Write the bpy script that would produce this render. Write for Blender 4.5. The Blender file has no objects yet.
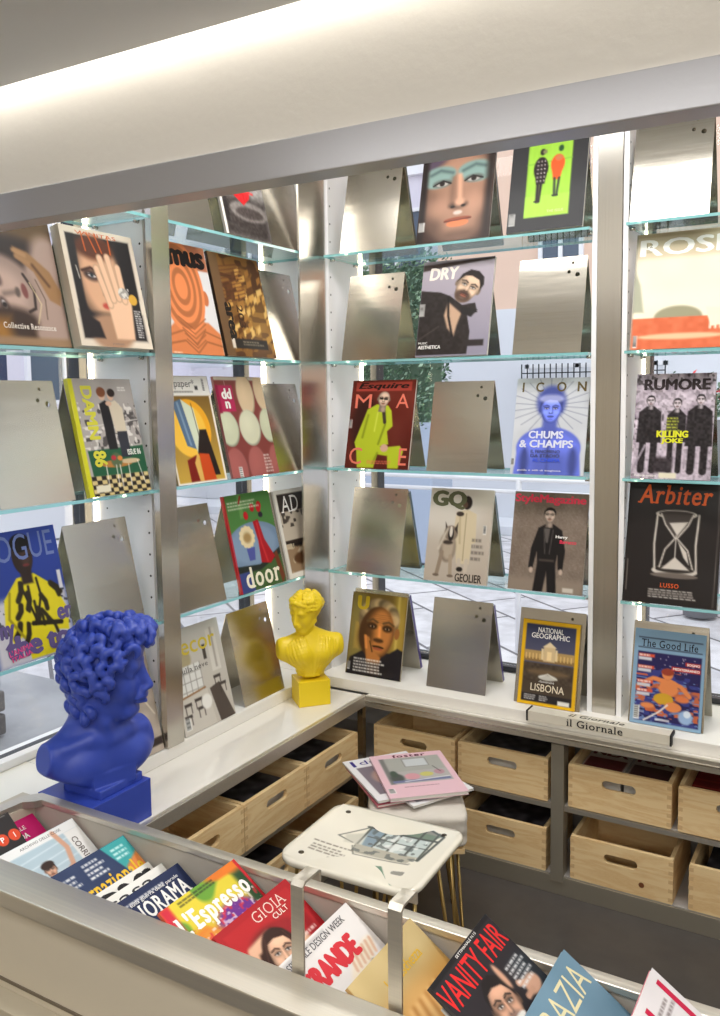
import bpy, bmesh, math, random
import numpy as np
from mathutils import Matrix, Vector
random.seed(7)
RNG = np.random.default_rng(5)
COL = bpy.context.scene.collection
PI = math.pi
LEAN = math.radians(13)
SZ = [0.0, .35, .70, 1.055, 1.403]           # ledge and the four glass shelves
FLOOR = -.54

# ---------------------------------------------------------------- materials
def lin(c):
    c = np.asarray(c, float) / 255.0
    return np.where(c <= .04045, c / 12.92, ((c + .055) / 1.055) ** 2.4)
def rgba(c):
    l = lin(c); return (float(l[0]), float(l[1]), float(l[2]), 1)
def mat(name, col=(200, 200, 200), rough=.5, metal=0, coat=0, spec=.5, bump=None, aniso=0, vary=None, sheen=0):
    m = bpy.data.materials.new(name); m.use_nodes = True
    nt = m.node_tree; b = nt.nodes['Principled BSDF']
    b.inputs['Base Color'].default_value = rgba(col)
    b.inputs['Roughness'].default_value = rough
    b.inputs['Metallic'].default_value = metal
    b.inputs['Coat Weight'].default_value = coat
    b.inputs['Specular IOR Level'].default_value = spec
    if aniso: b.inputs['Anisotropic'].default_value = aniso
    tc = nt.nodes.new('ShaderNodeTexCoord')
    if vary:                                   # (scale xyz, amount, second colour)
        mp = nt.nodes.new('ShaderNodeMapping'); mp.inputs['Scale'].default_value = vary[0]
        nz = nt.nodes.new('ShaderNodeTexNoise'); nz.inputs['Scale'].default_value = 1; nz.inputs['Detail'].default_value = 5
        mx = nt.nodes.new('ShaderNodeMix'); mx.data_type = 'RGBA'
        mx.inputs['A'].default_value = rgba(col); mx.inputs['B'].default_value = rgba(vary[2])
        mr = nt.nodes.new('ShaderNodeMapRange'); mr.inputs['From Min'].default_value = .35; mr.inputs['From Max'].default_value = .65
        mr.inputs['To Max'].default_value = vary[1]
        nt.links.new(tc.outputs['Object'], mp.inputs['Vector']); nt.links.new(mp.outputs['Vector'], nz.inputs['Vector'])
        nt.links.new(nz.outputs['Fac'], mr.inputs['Value']); nt.links.new(mr.outputs['Result'], mx.inputs['Factor'])
        nt.links.new(mx.outputs['Result'], b.inputs['Base Color'])
    if bump:                                   # (scale xyz, strength, distance)
        mp = nt.nodes.new('ShaderNodeMapping'); mp.inputs['Scale'].default_value = bump[0]
        nz = nt.nodes.new('ShaderNodeTexNoise'); nz.inputs['Scale'].default_value = 1; nz.inputs['Detail'].default_value = 4
        bp = nt.nodes.new('ShaderNodeBump'); bp.inputs['Strength'].default_value = bump[1]; bp.inputs['Distance'].default_value = bump[2]
        nt.links.new(tc.outputs['Object'], mp.inputs['Vector']); nt.links.new(mp.outputs['Vector'], nz.inputs['Vector'])
        nt.links.new(nz.outputs['Fac'], bp.inputs['Height']); nt.links.new(bp.outputs['Normal'], b.inputs['Normal'])
    return m
def emit(name, col, s):
    m = bpy.data.materials.new(name); m.use_nodes = True; nt = m.node_tree
    b = nt.nodes['Principled BSDF']; b.inputs['Base Color'].default_value = rgba(col)
    b.inputs['Emission Color'].default_value = rgba(col); b.inputs['Emission Strength'].default_value = s
    return m
def clear(name, tint=(255, 255, 255), refl=.08):
    m = bpy.data.materials.new(name); m.use_nodes = True; nt = m.node_tree; nt.nodes.clear()
    o = nt.nodes.new('ShaderNodeOutputMaterial'); t = nt.nodes.new('ShaderNodeBsdfTransparent'); g = nt.nodes.new('ShaderNodeBsdfGlossy')
    t.inputs['Color'].default_value = rgba(tint); g.inputs['Roughness'].default_value = .02
    lw = nt.nodes.new('ShaderNodeLayerWeight'); lw.inputs['Blend'].default_value = .25
    ma = nt.nodes.new('ShaderNodeMath'); ma.operation = 'MULTIPLY_ADD'; ma.inputs[1].default_value = .30; ma.inputs[2].default_value = refl
    mx = nt.nodes.new('ShaderNodeMixShader')
    nt.links.new(lw.outputs['Fresnel'], ma.inputs[0]); nt.links.new(ma.outputs[0], mx.inputs['Fac'])
    nt.links.new(t.outputs[0], mx.inputs[1]); nt.links.new(g.outputs[0], mx.inputs[2]); nt.links.new(mx.outputs[0], o.inputs['Surface'])
    return m
def pine(name, a, b_, ring=.9):
    m = bpy.data.materials.new(name); m.use_nodes = True; nt = m.node_tree; b = nt.nodes['Principled BSDF']
    b.inputs['Roughness'].default_value = .55
    tc = nt.nodes.new('ShaderNodeTexCoord'); mp = nt.nodes.new('ShaderNodeMapping'); mp.inputs['Scale'].default_value = (1.2, 1.2, 9)
    oi = nt.nodes.new('ShaderNodeObjectInfo'); ad = nt.nodes.new('ShaderNodeVectorMath'); ad.operation = 'ADD'
    mu = nt.nodes.new('ShaderNodeMath'); mu.operation = 'MULTIPLY'; mu.inputs[1].default_value = 31.0
    nt.links.new(oi.outputs['Random'], mu.inputs[0]); nt.links.new(mu.outputs[0], ad.inputs[1])
    nt.links.new(tc.outputs['Object'], ad.inputs[0]); nt.links.new(ad.outputs[0], mp.inputs['Vector'])
    w = nt.nodes.new('ShaderNodeTexNoise'); w.inputs['Scale'].default_value = 3.2; w.inputs['Detail'].default_value = 3; w.inputs['Distortion'].default_value = .6
    mm = nt.nodes.new('ShaderNodeMath'); mm.operation = 'MULTIPLY'; mm.inputs[1].default_value = 26
    sn = nt.nodes.new('ShaderNodeMath'); sn.operation = 'SINE'
    cr = nt.nodes.new('ShaderNodeMapRange'); cr.inputs['From Min'].default_value = -1; cr.inputs['From Max'].default_value = 1
    fi = nt.nodes.new('ShaderNodeTexNoise'); fi.inputs['Scale'].default_value = 60; fi.inputs['Detail'].default_value = 2
    av = nt.nodes.new('ShaderNodeMath'); av.operation = 'MULTIPLY'
    mx = nt.nodes.new('ShaderNodeMix'); mx.data_type = 'RGBA'; mx.inputs['A'].default_value = rgba(a); mx.inputs['B'].default_value = rgba(b_)
    nt.links.new(mp.outputs[0], w.inputs['Vector']); nt.links.new(w.outputs['Fac'], mm.inputs[0]); nt.links.new(mm.outputs[0], sn.inputs[0])
    nt.links.new(sn.outputs[0], cr.inputs['Value']); nt.links.new(mp.outputs[0], fi.inputs['Vector'])
    nt.links.new(cr.outputs[0], av.inputs[0]); nt.links.new(fi.outputs['Fac'], av.inputs[1])
    nt.links.new(av.outputs[0], mx.inputs['Factor']); nt.links.new(mx.outputs['Result'], b.inputs['Base Color'])
    return m
def art_material(name, rough, coat):
    m = bpy.data.materials.new(name); m.use_nodes = True; nt = m.node_tree; b = nt.nodes['Principled BSDF']
    a = nt.nodes.new('ShaderNodeAttribute'); a.attribute_name = 'Col'
    nt.links.new(a.outputs['Color'], b.inputs['Base Color']); b.inputs['Roughness'].default_value = rough
    b.inputs['Coat Weight'].default_value = coat; b.inputs['Coat Roughness'].default_value = .12
    b.inputs['Specular IOR Level'].default_value = .2
    return m
M = {}
M['art'] = art_material('printed_paper', .5, .04)
M['paper'] = mat('page_edges', (226, 222, 214), .8, bump=((1, 1, 900), .25, .001))
M['steel'] = mat('brushed_steel', (206, 202, 194), .25, 1, bump=((240, 240, 1.6), .10, .0004), aniso=.5, vary=((220, 220, 1.5), .35, (186, 183, 177)))
M['steel_h'] = mat('brushed_steel_rail', (214, 208, 195), .38, .8, bump=((2, 420, 420), .10, .0004), aniso=.5, vary=((1.2, 260, 260), .3, (190, 187, 180)))
M['stand'] = mat('satin_stand_metal', (192, 187, 176), .22, 1, bump=((.9, .9, 7), .35, .006), aniso=.65, vary=((.6, .6, 260), .5, (178, 172, 160)))
M['white'] = mat('white_lacquer', (242, 242, 243), .35)
M['counter'] = mat('glossy_cream_counter', (236, 232, 224), .07, coat=.4)
M['ledge'] = mat('ledge_laminate', (240, 237, 230), .4)
M['shelf_laminate'] = mat('grey_shelf_laminate', (176, 172, 168), .4)
M['dark'] = mat('dark_hole', (38, 34, 32), .7)
M['beige'] = mat('beige_panel', (205, 196, 178), .45)
M['plinth'] = mat('satin_plinth_metal', (166, 160, 146), .42, .6, bump=((3, 200, 200), .1, .0004))
M['plaster'] = mat('textured_cream_plaster', (224, 220, 212), .75, bump=((60, 60, 60), .25, .002))
M['bandsteel'] = mat('grey_satin_band', (178, 178, 182), .34, .5, bump=((140, 140, 140), .15, .001))
M['ceil'] = mat('grey_ceiling_paint', (232, 231, 229), .7)
M['floor'] = mat('dark_resin_floor', (74, 70, 68), .45, vary=((14, 14, 14), .35, (92, 88, 84)), bump=((30, 30, 30), .1, .002))
M['wallpaint'] = mat('warm_wall_paint', (214, 204, 186), .8)
M['glassclear'] = clear('clear_shelf_glass', (243, 252, 250), .02)
M['pane'] = clear('window_pane_glass', (250, 252, 253), .0)
M['glassedge'] = mat('teal_glass_edge', (150, 220, 222), .12, coat=.6)
M['glassedge'].node_tree.nodes['Principled BSDF'].inputs['Transmission Weight'].default_value = .35
M['framedark'] = mat('dark_window_frame', (62, 64, 68), .45, .4)
M['led'] = emit('warm_led', (255, 236, 198), 12)
M['ledcool'] = emit('cove_led', (255, 252, 247), 17)
M['crate'] = pine('pine_wood', (240, 212, 162), (220, 178, 120))
M['crate_end'] = mat('pine_end_grain', (216, 182, 134), .7)
M['knot'] = mat('pine_knot', (120, 70, 38), .6)
M['blue'] = mat('matt_blue_paint', (50, 72, 170), .42, bump=((160, 160, 160), .12, .001))
M['yellow'] = mat('matt_yellow_paint', (236, 206, 28), .42, bump=((160, 160, 160), .12, .001))
M['seat'] = mat('cream_seat_lacquer', (236, 230, 214), .12, coat=.5)
M['brass'] = mat('brass_rod', (176, 150, 96), .3, 1)
M['rubber'] = mat('black_rubber', (24, 24, 24), .6)
M['linen'] = mat('white_linen', (214, 207, 196), .9, bump=((9, 9, 9), .6, .02))
M['screw'] = mat('screw_head', (110, 106, 100), .35, 1)

# ---------------------------------------------------------------- mesh helpers
def tag(o, label=None, cat=None, group=None, kind=None):
    if label: o['label'] = label
    if cat: o['category'] = cat
    if group: o['group'] = group
    if kind: o['kind'] = kind
    return o
def empty(name, loc=(0, 0, 0), rot=(0, 0, 0)):
    e = bpy.data.objects.new(name, None); COL.objects.link(e); e.location = loc; e.rotation_euler = rot
    e.empty_display_size = .05; return e
def link(name, me, m, parent=None, smooth=False, loc=None, rot=None):
    ms = m if isinstance(m, (list, tuple)) else [m]
    if len(me.materials) == 0:
        for x in ms: me.materials.append(x)
    if smooth: me.polygons.foreach_set('use_smooth', [True] * len(me.polygons))
    o = bpy.data.objects.new(name, me); COL.objects.link(o)
    if parent: o.parent = parent
    if loc is not None: o.location = loc
    if rot is not None: o.rotation_euler = rot
    return o
class MB:
    def __init__(s): s.b = bmesh.new()
    def box(s, x0, x1, y0, y1, z0, z1, bev=0, mi=0, rot=None):
        c = ((x0 + x1) / 2, (y0 + y1) / 2, (z0 + z1) / 2)
        r = bmesh.ops.create_cube(s.b, size=1)
        vs = r['verts']
        bmesh.ops.scale(s.b, vec=(abs(x1 - x0), abs(y1 - y0), abs(z1 - z0)), verts=vs)
        fs = set(f for v in vs for f in v.link_faces)
        for f in fs: f.material_index = mi
        if bev:
            es = list(set(e for v in vs for e in v.link_edges))
            rr = bmesh.ops.bevel(s.b, geom=es, offset=bev, segments=2, affect='EDGES', profile=.6)
            vs = list(set(rr['verts']) | set(v for v in vs if v.is_valid))
            vs = list(set(v for f in rr['faces'] for v in f.verts) | set(v for v in vs if v.is_valid))
            st = list(vs); seen = set(vs)
            while st:
                v = st.pop()
                for e in v.link_edges:
                    w = e.other_vert(v)
                    if w not in seen: seen.add(w); st.append(w)
            vs = list(seen)
            for f in set(f for v in vs for f in v.link_faces): f.material_index = mi
        if rot is not None: bmesh.ops.rotate(s.b, verts=vs, cent=(0, 0, 0), matrix=rot)
        bmesh.ops.translate(s.b, vec=c, verts=vs); return s
    def cyl(s, p0, p1, r0, r1=None, n=16, mi=0):
        p0, p1 = Vector(p0), Vector(p1); d = p1 - p0
        r = bmesh.ops.create_cone(s.b, cap_ends=True, segments=n, radius1=r0, radius2=r0 if r1 is None else r1, depth=d.length)
        q = d.to_track_quat('Z', 'Y').to_matrix()
        bmesh.ops.rotate(s.b, verts=r['verts'], cent=(0, 0, 0), matrix=q)
        bmesh.ops.translate(s.b, vec=(p0 + p1) / 2, verts=r['verts'])
        for f in set(f for v in r['verts'] for f in v.link_faces): f.material_index = mi
        return s
    def prism(s, pts, axis, a, b, mi=0):
        """pts: 2D outline; axis: the extrusion axis 'x','y','z'; from a to b"""
        def P(p, t):
            return {'x': (t, p[0], p[1]), 'y': (p[0], t, p[1]), 'z': (p[0], p[1], t)}[axis]
        v0 = [s.b.verts.new(P(p, a)) for p in pts]; v1 = [s.b.verts.new(P(p, b)) for p in pts]; n = len(pts)
        fs = [s.b.faces.new(v0), s.b.faces.new(v1)]
        for i in range(n): fs.append(s.b.faces.new((v0[i], v0[(i + 1) % n], v1[(i + 1) % n], v1[i])))
        for f in fs: f.material_index = mi
        bmesh.ops.recalc_face_normals(s.b, faces=fs); return s
    def quad(s, pts, mi=0):
        f = s.b.faces.new([s.b.verts.new(p) for p in pts]); f.material_index = mi; return s
    def disc(s, c, n, r, k=10, mi=0):
        n = Vector(n).normalized(); q = n.to_track_quat('Z', 'Y').to_matrix()
        f = s.b.faces.new([s.b.verts.new(Vector(c) + q @ Vector((r * math.cos(2 * PI * i / k), r * math.sin(2 * PI * i / k), 0))) for i in range(k)])
        f.material_index = mi; return s
    def tube(s, pts, r, n=8, mi=0):
        pts = [Vector(p) for p in pts]; rings = []
        prev = None
        for i, p in enumerate(pts):
            d = (pts[min(i + 1, len(pts) - 1)] - pts[max(i - 1, 0)]).normalized()
            if prev is None:
                a = d.orthogonal().normalized()
            else:
                a = (prev - d * prev.dot(d)).normalized()
            prev = a; b = d.cross(a)
            rr = r[i] if isinstance(r, (list, tuple)) else r
            rings.append([s.b.verts.new(p + rr * (math.cos(2 * PI * k / n) * a + math.sin(2 * PI * k / n) * b)) for k in range(n)])
        fs = []
        for i in range(len(rings) - 1):
            for k in range(n): fs.append(s.b.faces.new((rings[i][k], rings[i][(k + 1) % n], rings[i + 1][(k + 1) % n], rings[i + 1][k])))
        fs.append(s.b.faces.new(rings[0][::-1])); fs.append(s.b.faces.new(rings[-1]))
        for f in fs: f.material_index = mi
        return s
    def build(s, name, m, parent=None, smooth=False, **kw):
        me = bpy.data.meshes.new(name); s.b.normal_update(); s.b.to_mesh(me); s.b.free()
        return link(name, me, m, parent, smooth, **kw)
def rounded_outline(x0, x1, y0, y1, r, n=6):
    out = []
    for cx, cy, a0 in ((x1 - r, y1 - r, 0), (x0 + r, y1 - r, 90), (x0 + r, y0 + r, 180), (x1 - r, y0 + r, 270)):
        for i in range(n + 1):
            a = math.radians(a0 + 90 * i / n); out.append((cx + r * math.cos(a), cy + r * math.sin(a)))
    return out
def plate_with_holes(name, outline, holes, th, m, parent=None):
    """flat plate in local x,y (y up) with real holes, thickness th centred on z; returned standing up in x,z"""
    cu = bpy.data.curves.new(name, 'CURVE'); cu.dimensions = '2D'; cu.fill_mode = 'BOTH'; cu.extrude = th / 2
    for pts in [outline] + holes:
        sp = cu.splines.new('POLY'); sp.points.add(len(pts) - 1)
        for i, p in enumerate(pts): sp.points[i].co = (p[0], p[1], 0, 1)
        sp.use_cyclic_u = True
    t = bpy.data.objects.new(name, cu); me = bpy.data.meshes.new_from_object(t)
    bpy.data.objects.remove(t)
    me.transform(Matrix.Rotation(PI / 2, 4, 'X'))      # x,y,z -> x,-z,y
    me.materials.clear()
    return link(name, me, m, parent)
def circ(cx, cy, r, n=20): return [(cx + r * math.cos(2 * PI * i / n), cy + r * math.sin(2 * PI * i / n)) for i in range(n)]
def copy_tree(o, parent=None):
    c = o.copy(); COL.objects.link(c)
    if parent is not None: c.parent = parent
    for ch in o.children: copy_tree(ch, c)
    return c
CAMP = (878.028643, 0.529738, 0.091356, -0.011406, 1.654738, -2.510942, 0.933806, 365.851481, 478.026261)
# ---------------------------------------------------------------- printed pictures: a painter that fills a colour grid
class Canvas:
    def __init__(s, w, h, col, asp):
        s.W, s.H, s.asp = w, h, asp                      # asp = height / width of the real cover
        xs = (np.arange(w)) / (w - 1); ys = (np.arange(h)) / (h - 1)
        s.X, s.Y = np.meshgrid(xs, ys)
        s.Y = s.Y * asp                                  # unit = cover width, y down
        s.px = 1.0 / (w - 1)
        s.c = np.zeros((h, w, 3)) + np.array(col, float)
        s.st = []
    def push(s, cx, cy, sc, rot=0):
        s.st.append((s.X, s.Y, s.px)); a = math.radians(rot)
        dx, dy = s.X - cx, s.Y - cy
        s.X, s.Y = (dx * math.cos(a) + dy * math.sin(a)) / sc, (-dx * math.sin(a) + dy * math.cos(a)) / sc
        s.px = s.px / sc
    def pop(s): s.X, s.Y, s.px = s.st.pop()
    def put(s, d, col, soft=None, al=1):
        k = max(s.px * .7, soft or 0)
        m = np.clip(.5 - d / (2 * k), 0, 1)
        if soft: m = m * m * (3 - 2 * m)
        m = (m * al)[..., None]
        s.c = s.c * (1 - m) + np.array(col, float) * m
    def rect(s, x0, y0, x1, y1, col, soft=None, al=1):
        d = np.maximum(np.maximum(x0 - s.X, s.X - x1), np.maximum(y0 - s.Y, s.Y - y1)); s.put(d, col, soft, al)
    def ell(s, cx, cy, rx, ry, col, soft=None, al=1, rot=0):
        a = math.radians(rot); dx, dy = s.X - cx, s.Y - cy
        u = (dx * math.cos(a) + dy * math.sin(a)) / rx; v = (-dx * math.sin(a) + dy * math.cos(a)) / ry
        r = np.sqrt(u * u + v * v) + 1e-9; g = np.sqrt((u / rx) ** 2 + (v / ry) ** 2) / r + 1e-9
        s.put((r - 1) / g, col, soft, al)
    def poly(s, pts, col, soft=None, al=1):
        d = np.full(s.X.shape, 1e9); ins = np.zeros(s.X.shape, bool); n = len(pts)
        for i in range(n):
            (x0, y0), (x1, y1) = pts[i], pts[(i + 1) % n]
            ex, ey = x1 - x0, y1 - y0; wx, wy = s.X - x0, s.Y - y0
            t = np.clip((wx * ex + wy * ey) / (ex * ex + ey * ey + 1e-12), 0, 1)
            d = np.minimum(d, (wx - t * ex) ** 2 + (wy - t * ey) ** 2)
            c = ((y0 <= s.Y) != (y1 <= s.Y)); xi = x0 + (s.Y - y0) / (ey if abs(ey) > 1e-9 else 1e-9) * ex
            ins ^= c & (s.X < xi)
        d = np.sqrt(d); s.put(np.where(ins, -d, d), col, soft, al)
    def line(s, pts, w, col, soft=None, al=1):
        d = np.full(s.X.shape, 1e9)
        for (x0, y0), (x1, y1) in zip(pts, pts[1:]):
            ex, ey = x1 - x0, y1 - y0; wx, wy = s.X - x0, s.Y - y0
            t = np.clip((wx * ex + wy * ey) / (ex * ex + ey * ey + 1e-12), 0, 1)
            d = np.minimum(d, np.sqrt((wx - t * ex) ** 2 + (wy - t * ey) ** 2))
        s.put(d - w / 2, col, soft, al)
    def grad(s, y0, y1, c0, c1, al=1, x0=-9, x1=9, horiz=False):
        t = np.clip(((s.X if horiz else s.Y) - y0) / (y1 - y0), 0, 1)[..., None]
        g = np.array(c0, float) * (1 - t) + np.array(c1, float) * t
        O = (s.X if not horiz else s.Y); m = ((O >= x0) & (O <= x1))[..., None] * al
        s.c = s.c * (1 - m) + g * m
    def noise(s, sc, amp, seed=0, col=None, thr=None, sy=1, box=None):
        r = np.random.default_rng(seed); n = 48; G = r.random((n, n))
        u = (s.X * sc) % (n - 1); v = (s.Y * sc * sy) % (n - 1)
        i, j = u.astype(int), v.astype(int); fu, fv = u - i, v - j
        fu = fu * fu * (3 - 2 * fu); fv = fv * fv * (3 - 2 * fv)
        N = (G[j, i] * (1 - fu) + G[j, i + 1] * fu) * (1 - fv) + (G[j + 1, i] * (1 - fu) + G[j + 1, i + 1] * fu) * fv
        if col is None: m = 1; s2 = s.c + ((N - .5) * amp)[..., None]
        else:
            a = np.clip((N - thr) * 12, 0, 1)[..., None] * amp; s2 = s.c * (1 - a) + np.array(col, float) * a
        if box is not None:
            k = ((s.X >= box[0]) & (s.Y >= box[1]) & (s.X <= box[2]) & (s.Y <= box[3]))[..., None]
            s2 = np.where(k, s2, s.c)
        s.c = s2
    def micro(s, x, y, w, n, lh, col, seed=1, al=.85):
        r = random.Random(seed)
        for k in range(n):
            xx = x; e = x + w * r.uniform(.7, 1)
            while xx < e:
                l = min(r.uniform(.02, .06), e - xx)
                s.rect(xx, y + k * lh, xx + l, y + k * lh + lh * .5, col, al=al); xx += l + .012
    def barcode(s, x, y, w, h, rot=False):
        s.rect(x, y, x + w, y + h, (240, 240, 236))
        n = 9
        for k in range(n):
            if rot: s.rect(x + w * .12, y + h * (k + .5) / (n + 1), x + w * .8, y + h * (k + .85) / (n + 1), (40, 40, 40))
            else: s.rect(x + w * (k + .5) / (n + 1), y + h * .12, x + w * (k + .85) / (n + 1), y + h * .8, (40, 40, 40))

def face(c, cx, cy, sc, skin, hair, rot=0, shade=.55, lips=None, turn=0, brow=None, hairstyle='short', neck=True, eye=(60, 50, 45), beard=None, glasses=False, contrast=1):
    """a portrait head; local units: head half-height 1, half-width ~.74"""
    c.push(cx, cy, sc, rot); sk = np.array(skin, float); dk = sk * shade; hi = np.clip(sk * 1.14 + 8, 0, 255)
    br = brow or tuple(np.array(hair, float) * .8)
    if hairstyle == 'long': c.ell(0, .15, .98, 1.25, hair, .08)
    if hairstyle == 'curly':
        for k in range(14):
            a = PI + PI * k / 13; c.ell(.78 * math.cos(a), -.35 + .75 * math.sin(a), .26, .26, hair, .04)
    if neck: c.poly([(-.4, .5), (.4, .5), (.46, 1.6), (-.46, 1.6)], dk, .06); c.ell(.1, 1.25, .25, .35, sk * .85, .15)
    c.ell(-.74, .02, .1, .2, dk); c.ell(.74, .02, .1, .2, dk)
    c.ell(0, -.12, .74, .84, dk, .03); c.ell(0, .3, .6, .7, dk, .03)
    c.ell(.04 + turn, -.15, .62, .76, sk, .16); c.ell(.03 + turn, .3, .46, .58, sk, .16)
    c.ell(.1 + turn, -.5, .4, .22, hi, .2, .6)
    for sx in (-1, 1):
        c.ell(sx * .38 + turn, .22, .2, .14, hi, .14, .6)
        c.ell(sx * .29 + turn, -.1, .22, .13, dk, .1, .8 * contrast)
        c.ell(sx * .29 + turn, -.06, .13, .055, (225, 220, 215), .02); c.ell(sx * .29 + turn, -.065, .055, .055, eye, .01)
        c.line([(sx * .14 + turn, -.09), (sx * .29 + turn, -.125), (sx * .45 + turn, -.08)], .03, np.array(eye) * .5, .01)
        c.line([(sx * .12 + turn, -.22), (sx * .3 + turn, -.3), (sx * .52 + turn, -.22)], .07, br, .025, .85)
    c.line([(.1 + turn, -.12), (.13 + turn, .22)], .07, dk, .06, .6); c.line([(0 + turn, -.1), (.0 + turn, .2)], .06, hi, .04, .8)
    c.ell(turn, .27, .15, .06, dk, .05, .8); c.ell(turn, .22, .07, .06, hi, .04)
    for sx in (-1, 1): c.ell(turn + sx * .075, .28, .035, .025, dk * .5, .015)
    if beard is not None:
        c.ell(turn, .58, .48, .36, beard, .12, .85); c.ell(turn, .42, .26, .07, beard, .05, .9)
    lp = lips or tuple(sk * np.array((.78, .55, .52)))
    c.ell(turn, .5, .22, .045, np.array(lp) * .75, .02); c.ell(turn, .56, .19, .06, lp, .02)
    c.line([(turn - .22, .525), (turn + .22, .525)], .02, np.array(lp) * .35, .01)
    c.ell(turn, .72, .16, .05, dk, .06, .5)
    if glasses:
        c.rect(-.5 + turn, -.16, -.08 + turn, .06, (12, 12, 12), .03); c.rect(.08 + turn, -.16, .5 + turn, .06, (12, 12, 12), .03); c.line([(-.1, -.08), (.1, -.08)], .05, (12, 12, 12))
    if hairstyle != 'bald':
        c.poly([(-.78, .0), (-.72, -.55), (-.4, -.98), (.1, -1.08), (.55, -.9), (.78, -.5), (.76, 0), (.62, -.35), (.4, -.62), (-.1, -.68), (-.5, -.55), (-.64, -.3)], hair, .04)
    if hairstyle == 'curly':
        for k in range(9):
            c.ell(-.62 + k * .155, -.72 - .12 * math.sin(k * .5), .16, .16, np.array(hair) * (.8 + .25 * (k % 3)), .05)
    if hairstyle == 'long':
        c.poly([(-.95, 1.5), (-1.0, 0), (-.78, -.5), (-.62, -.35), (-.7, .3), (-.62, 1.5)], hair, .05)
        c.poly([(.95, 1.5), (1.0, 0), (.78, -.5), (.62, -.35), (.7, .3), (.62, 1.5)], hair, .05)
        c.line([(-.8, .9), (-.86, 0), (-.5, -.8)], .05, np.array(hair) * 1.5 + 10, .04, .6); c.line([(.8, .9), (.86, 0), (.5, -.8)], .05, np.array(hair) * 1.5 + 10, .04, .6)
    c.pop()

# ---------------------------------------------------------------- lettering
_gl = {}
def glyph_mesh(s, bold=0.0):
    k = (s, bold)
    if k not in _gl:
        cu = bpy.data.curves.new('t', 'FONT'); cu.body = s; cu.fill_mode = 'FRONT'; cu.dimensions = '2D'; cu.resolution_u = 3
        cu.offset = min(bold, 0)
        o = bpy.data.objects.new('t', cu); me = bpy.data.meshes.new_from_object(o)
        v = np.zeros(len(me.vertices) * 3); me.vertices.foreach_get('co', v); v = v.reshape(-1, 3)[:, :2]
        f = [tuple(p.vertices) for p in me.polygons]
        bpy.data.objects.remove(o); bpy.data.meshes.remove(me); bpy.data.curves.remove(cu)
        v = np.concatenate([v, np.zeros((len(v), 1))], 1)
        if bold > 0:                                    # heavier weight: the same glyph printed again, shifted by a hair
            n = len(v); sh = [(-bold, 0), (bold, 0), (0, bold * .6), (0, -bold * .6), (-bold * .6, bold * .4), (bold * .6, -bold * .4), (bold * .6, bold * .4), (-bold * .6, -bold * .4)]
            f = [tuple(i + n * j for i in q) for j in range(len(sh)) for q in f]; v = np.concatenate([v + np.array([q[0], q[1], j]) for j, q in enumerate(sh)])
        _gl[k] = (v, f)
    return _gl[k]
# places of the slabs for slab-serif letters: (side of stem, bottom / top / x-height)
_SER = dict(A=['Lb', 'Rb'], B=['Lb', 'Lt'], D=['Lb', 'Lt'], E=['Lb', 'Lt'], F=['Lb', 'Lt'], G=['Rm'], H=['Lb', 'Lt', 'Rb', 'Rt'], I=['Cb', 'Ct'], K=['Lb', 'Lt', 'Rb', 'Rt'], L=['Lb', 'Lt'], M=['Lb', 'Lt', 'Rb', 'Rt'],
            N=['Lb', 'Lt', 'Rt'], P=['Lb', 'Lt'], R=['Lb', 'Lt', 'Rb'], T=['Cb'], U=['Lt', 'Rt'], V=['Lt', 'Rt'], Y=['Cb', 'Lt', 'Rt'], b=['Lt'], d=['Rb', 'Rt'], h=['Lb', 'Lt', 'Rb'], i=['Cb', 'Cx'],
            l=['Cb', 'Ct'], k=['Lb', 'Lt', 'Rb'], m=['Lb', 'Lx', 'Cb', 'Rb'], n=['Lb', 'Lx', 'Rb'], p=['Ld', 'Lx'], q=['Rd'], r=['Lb', 'Lx'], f=['Cb'], u=['Lx', 'Rb'], x=['Lb', 'Rb'], a=['Rb'], z=[], )
def layout(s, bold=0.0, serif=False, space=0.0):
    if not serif and not space: return glyph_mesh(s, bold)
    V, F, x = [], [], 0.0; n = 0
    def adv(ch):
        a = glyph_mesh('H' + ch + 'H', 0)[0]; b = glyph_mesh('HH', 0)[0]; return np.ptp(a[:, 0]) - np.ptp(b[:, 0])
    xh = glyph_mesh('x', 0)[0][:, 1].max(); cap = glyph_mesh('H', 0)[0][:, 1].max()
    for ch in s:
        if ch == ' ': x += .3; continue
        v, f = glyph_mesh(ch, bold); w = adv(ch) + max(bold, 0)
        V.append(v + np.array([x, 0, 0])); F += [tuple(i + n for i in q) for q in f]; n += len(v)
        if serif and ch in _SER:
            l, r = v[:, 0].min() + .045, v[:, 0].max() - .045; h = .055; hw = .105
            for sd in _SER[ch]:
                cx = {'L': l, 'R': r, 'C': (l + r) / 2}[sd[0]] + x
                cy = {'b': h / 2, 't': v[:, 1].max() - h / 2, 'x': xh - h / 2, 'd': v[:, 1].min() + h / 2, 'm': cap * .45}[sd[1]]
                w0, w1 = cx - hw, cx + hw
                if sd[1] in 'x': w1 = cx
                if ch in 'dlbhk' and sd[1] == 't': w1 = cx
                V.append(np.array([[w0, cy - h / 2, 9], [w1, cy - h / 2, 9], [w1, cy + h / 2, 9], [w0, cy + h / 2, 9]])); F.append((n, n + 1, n + 2, n + 3)); n += 4
        x += w + space + (.05 if serif else 0)
    return np.concatenate(V), F
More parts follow.
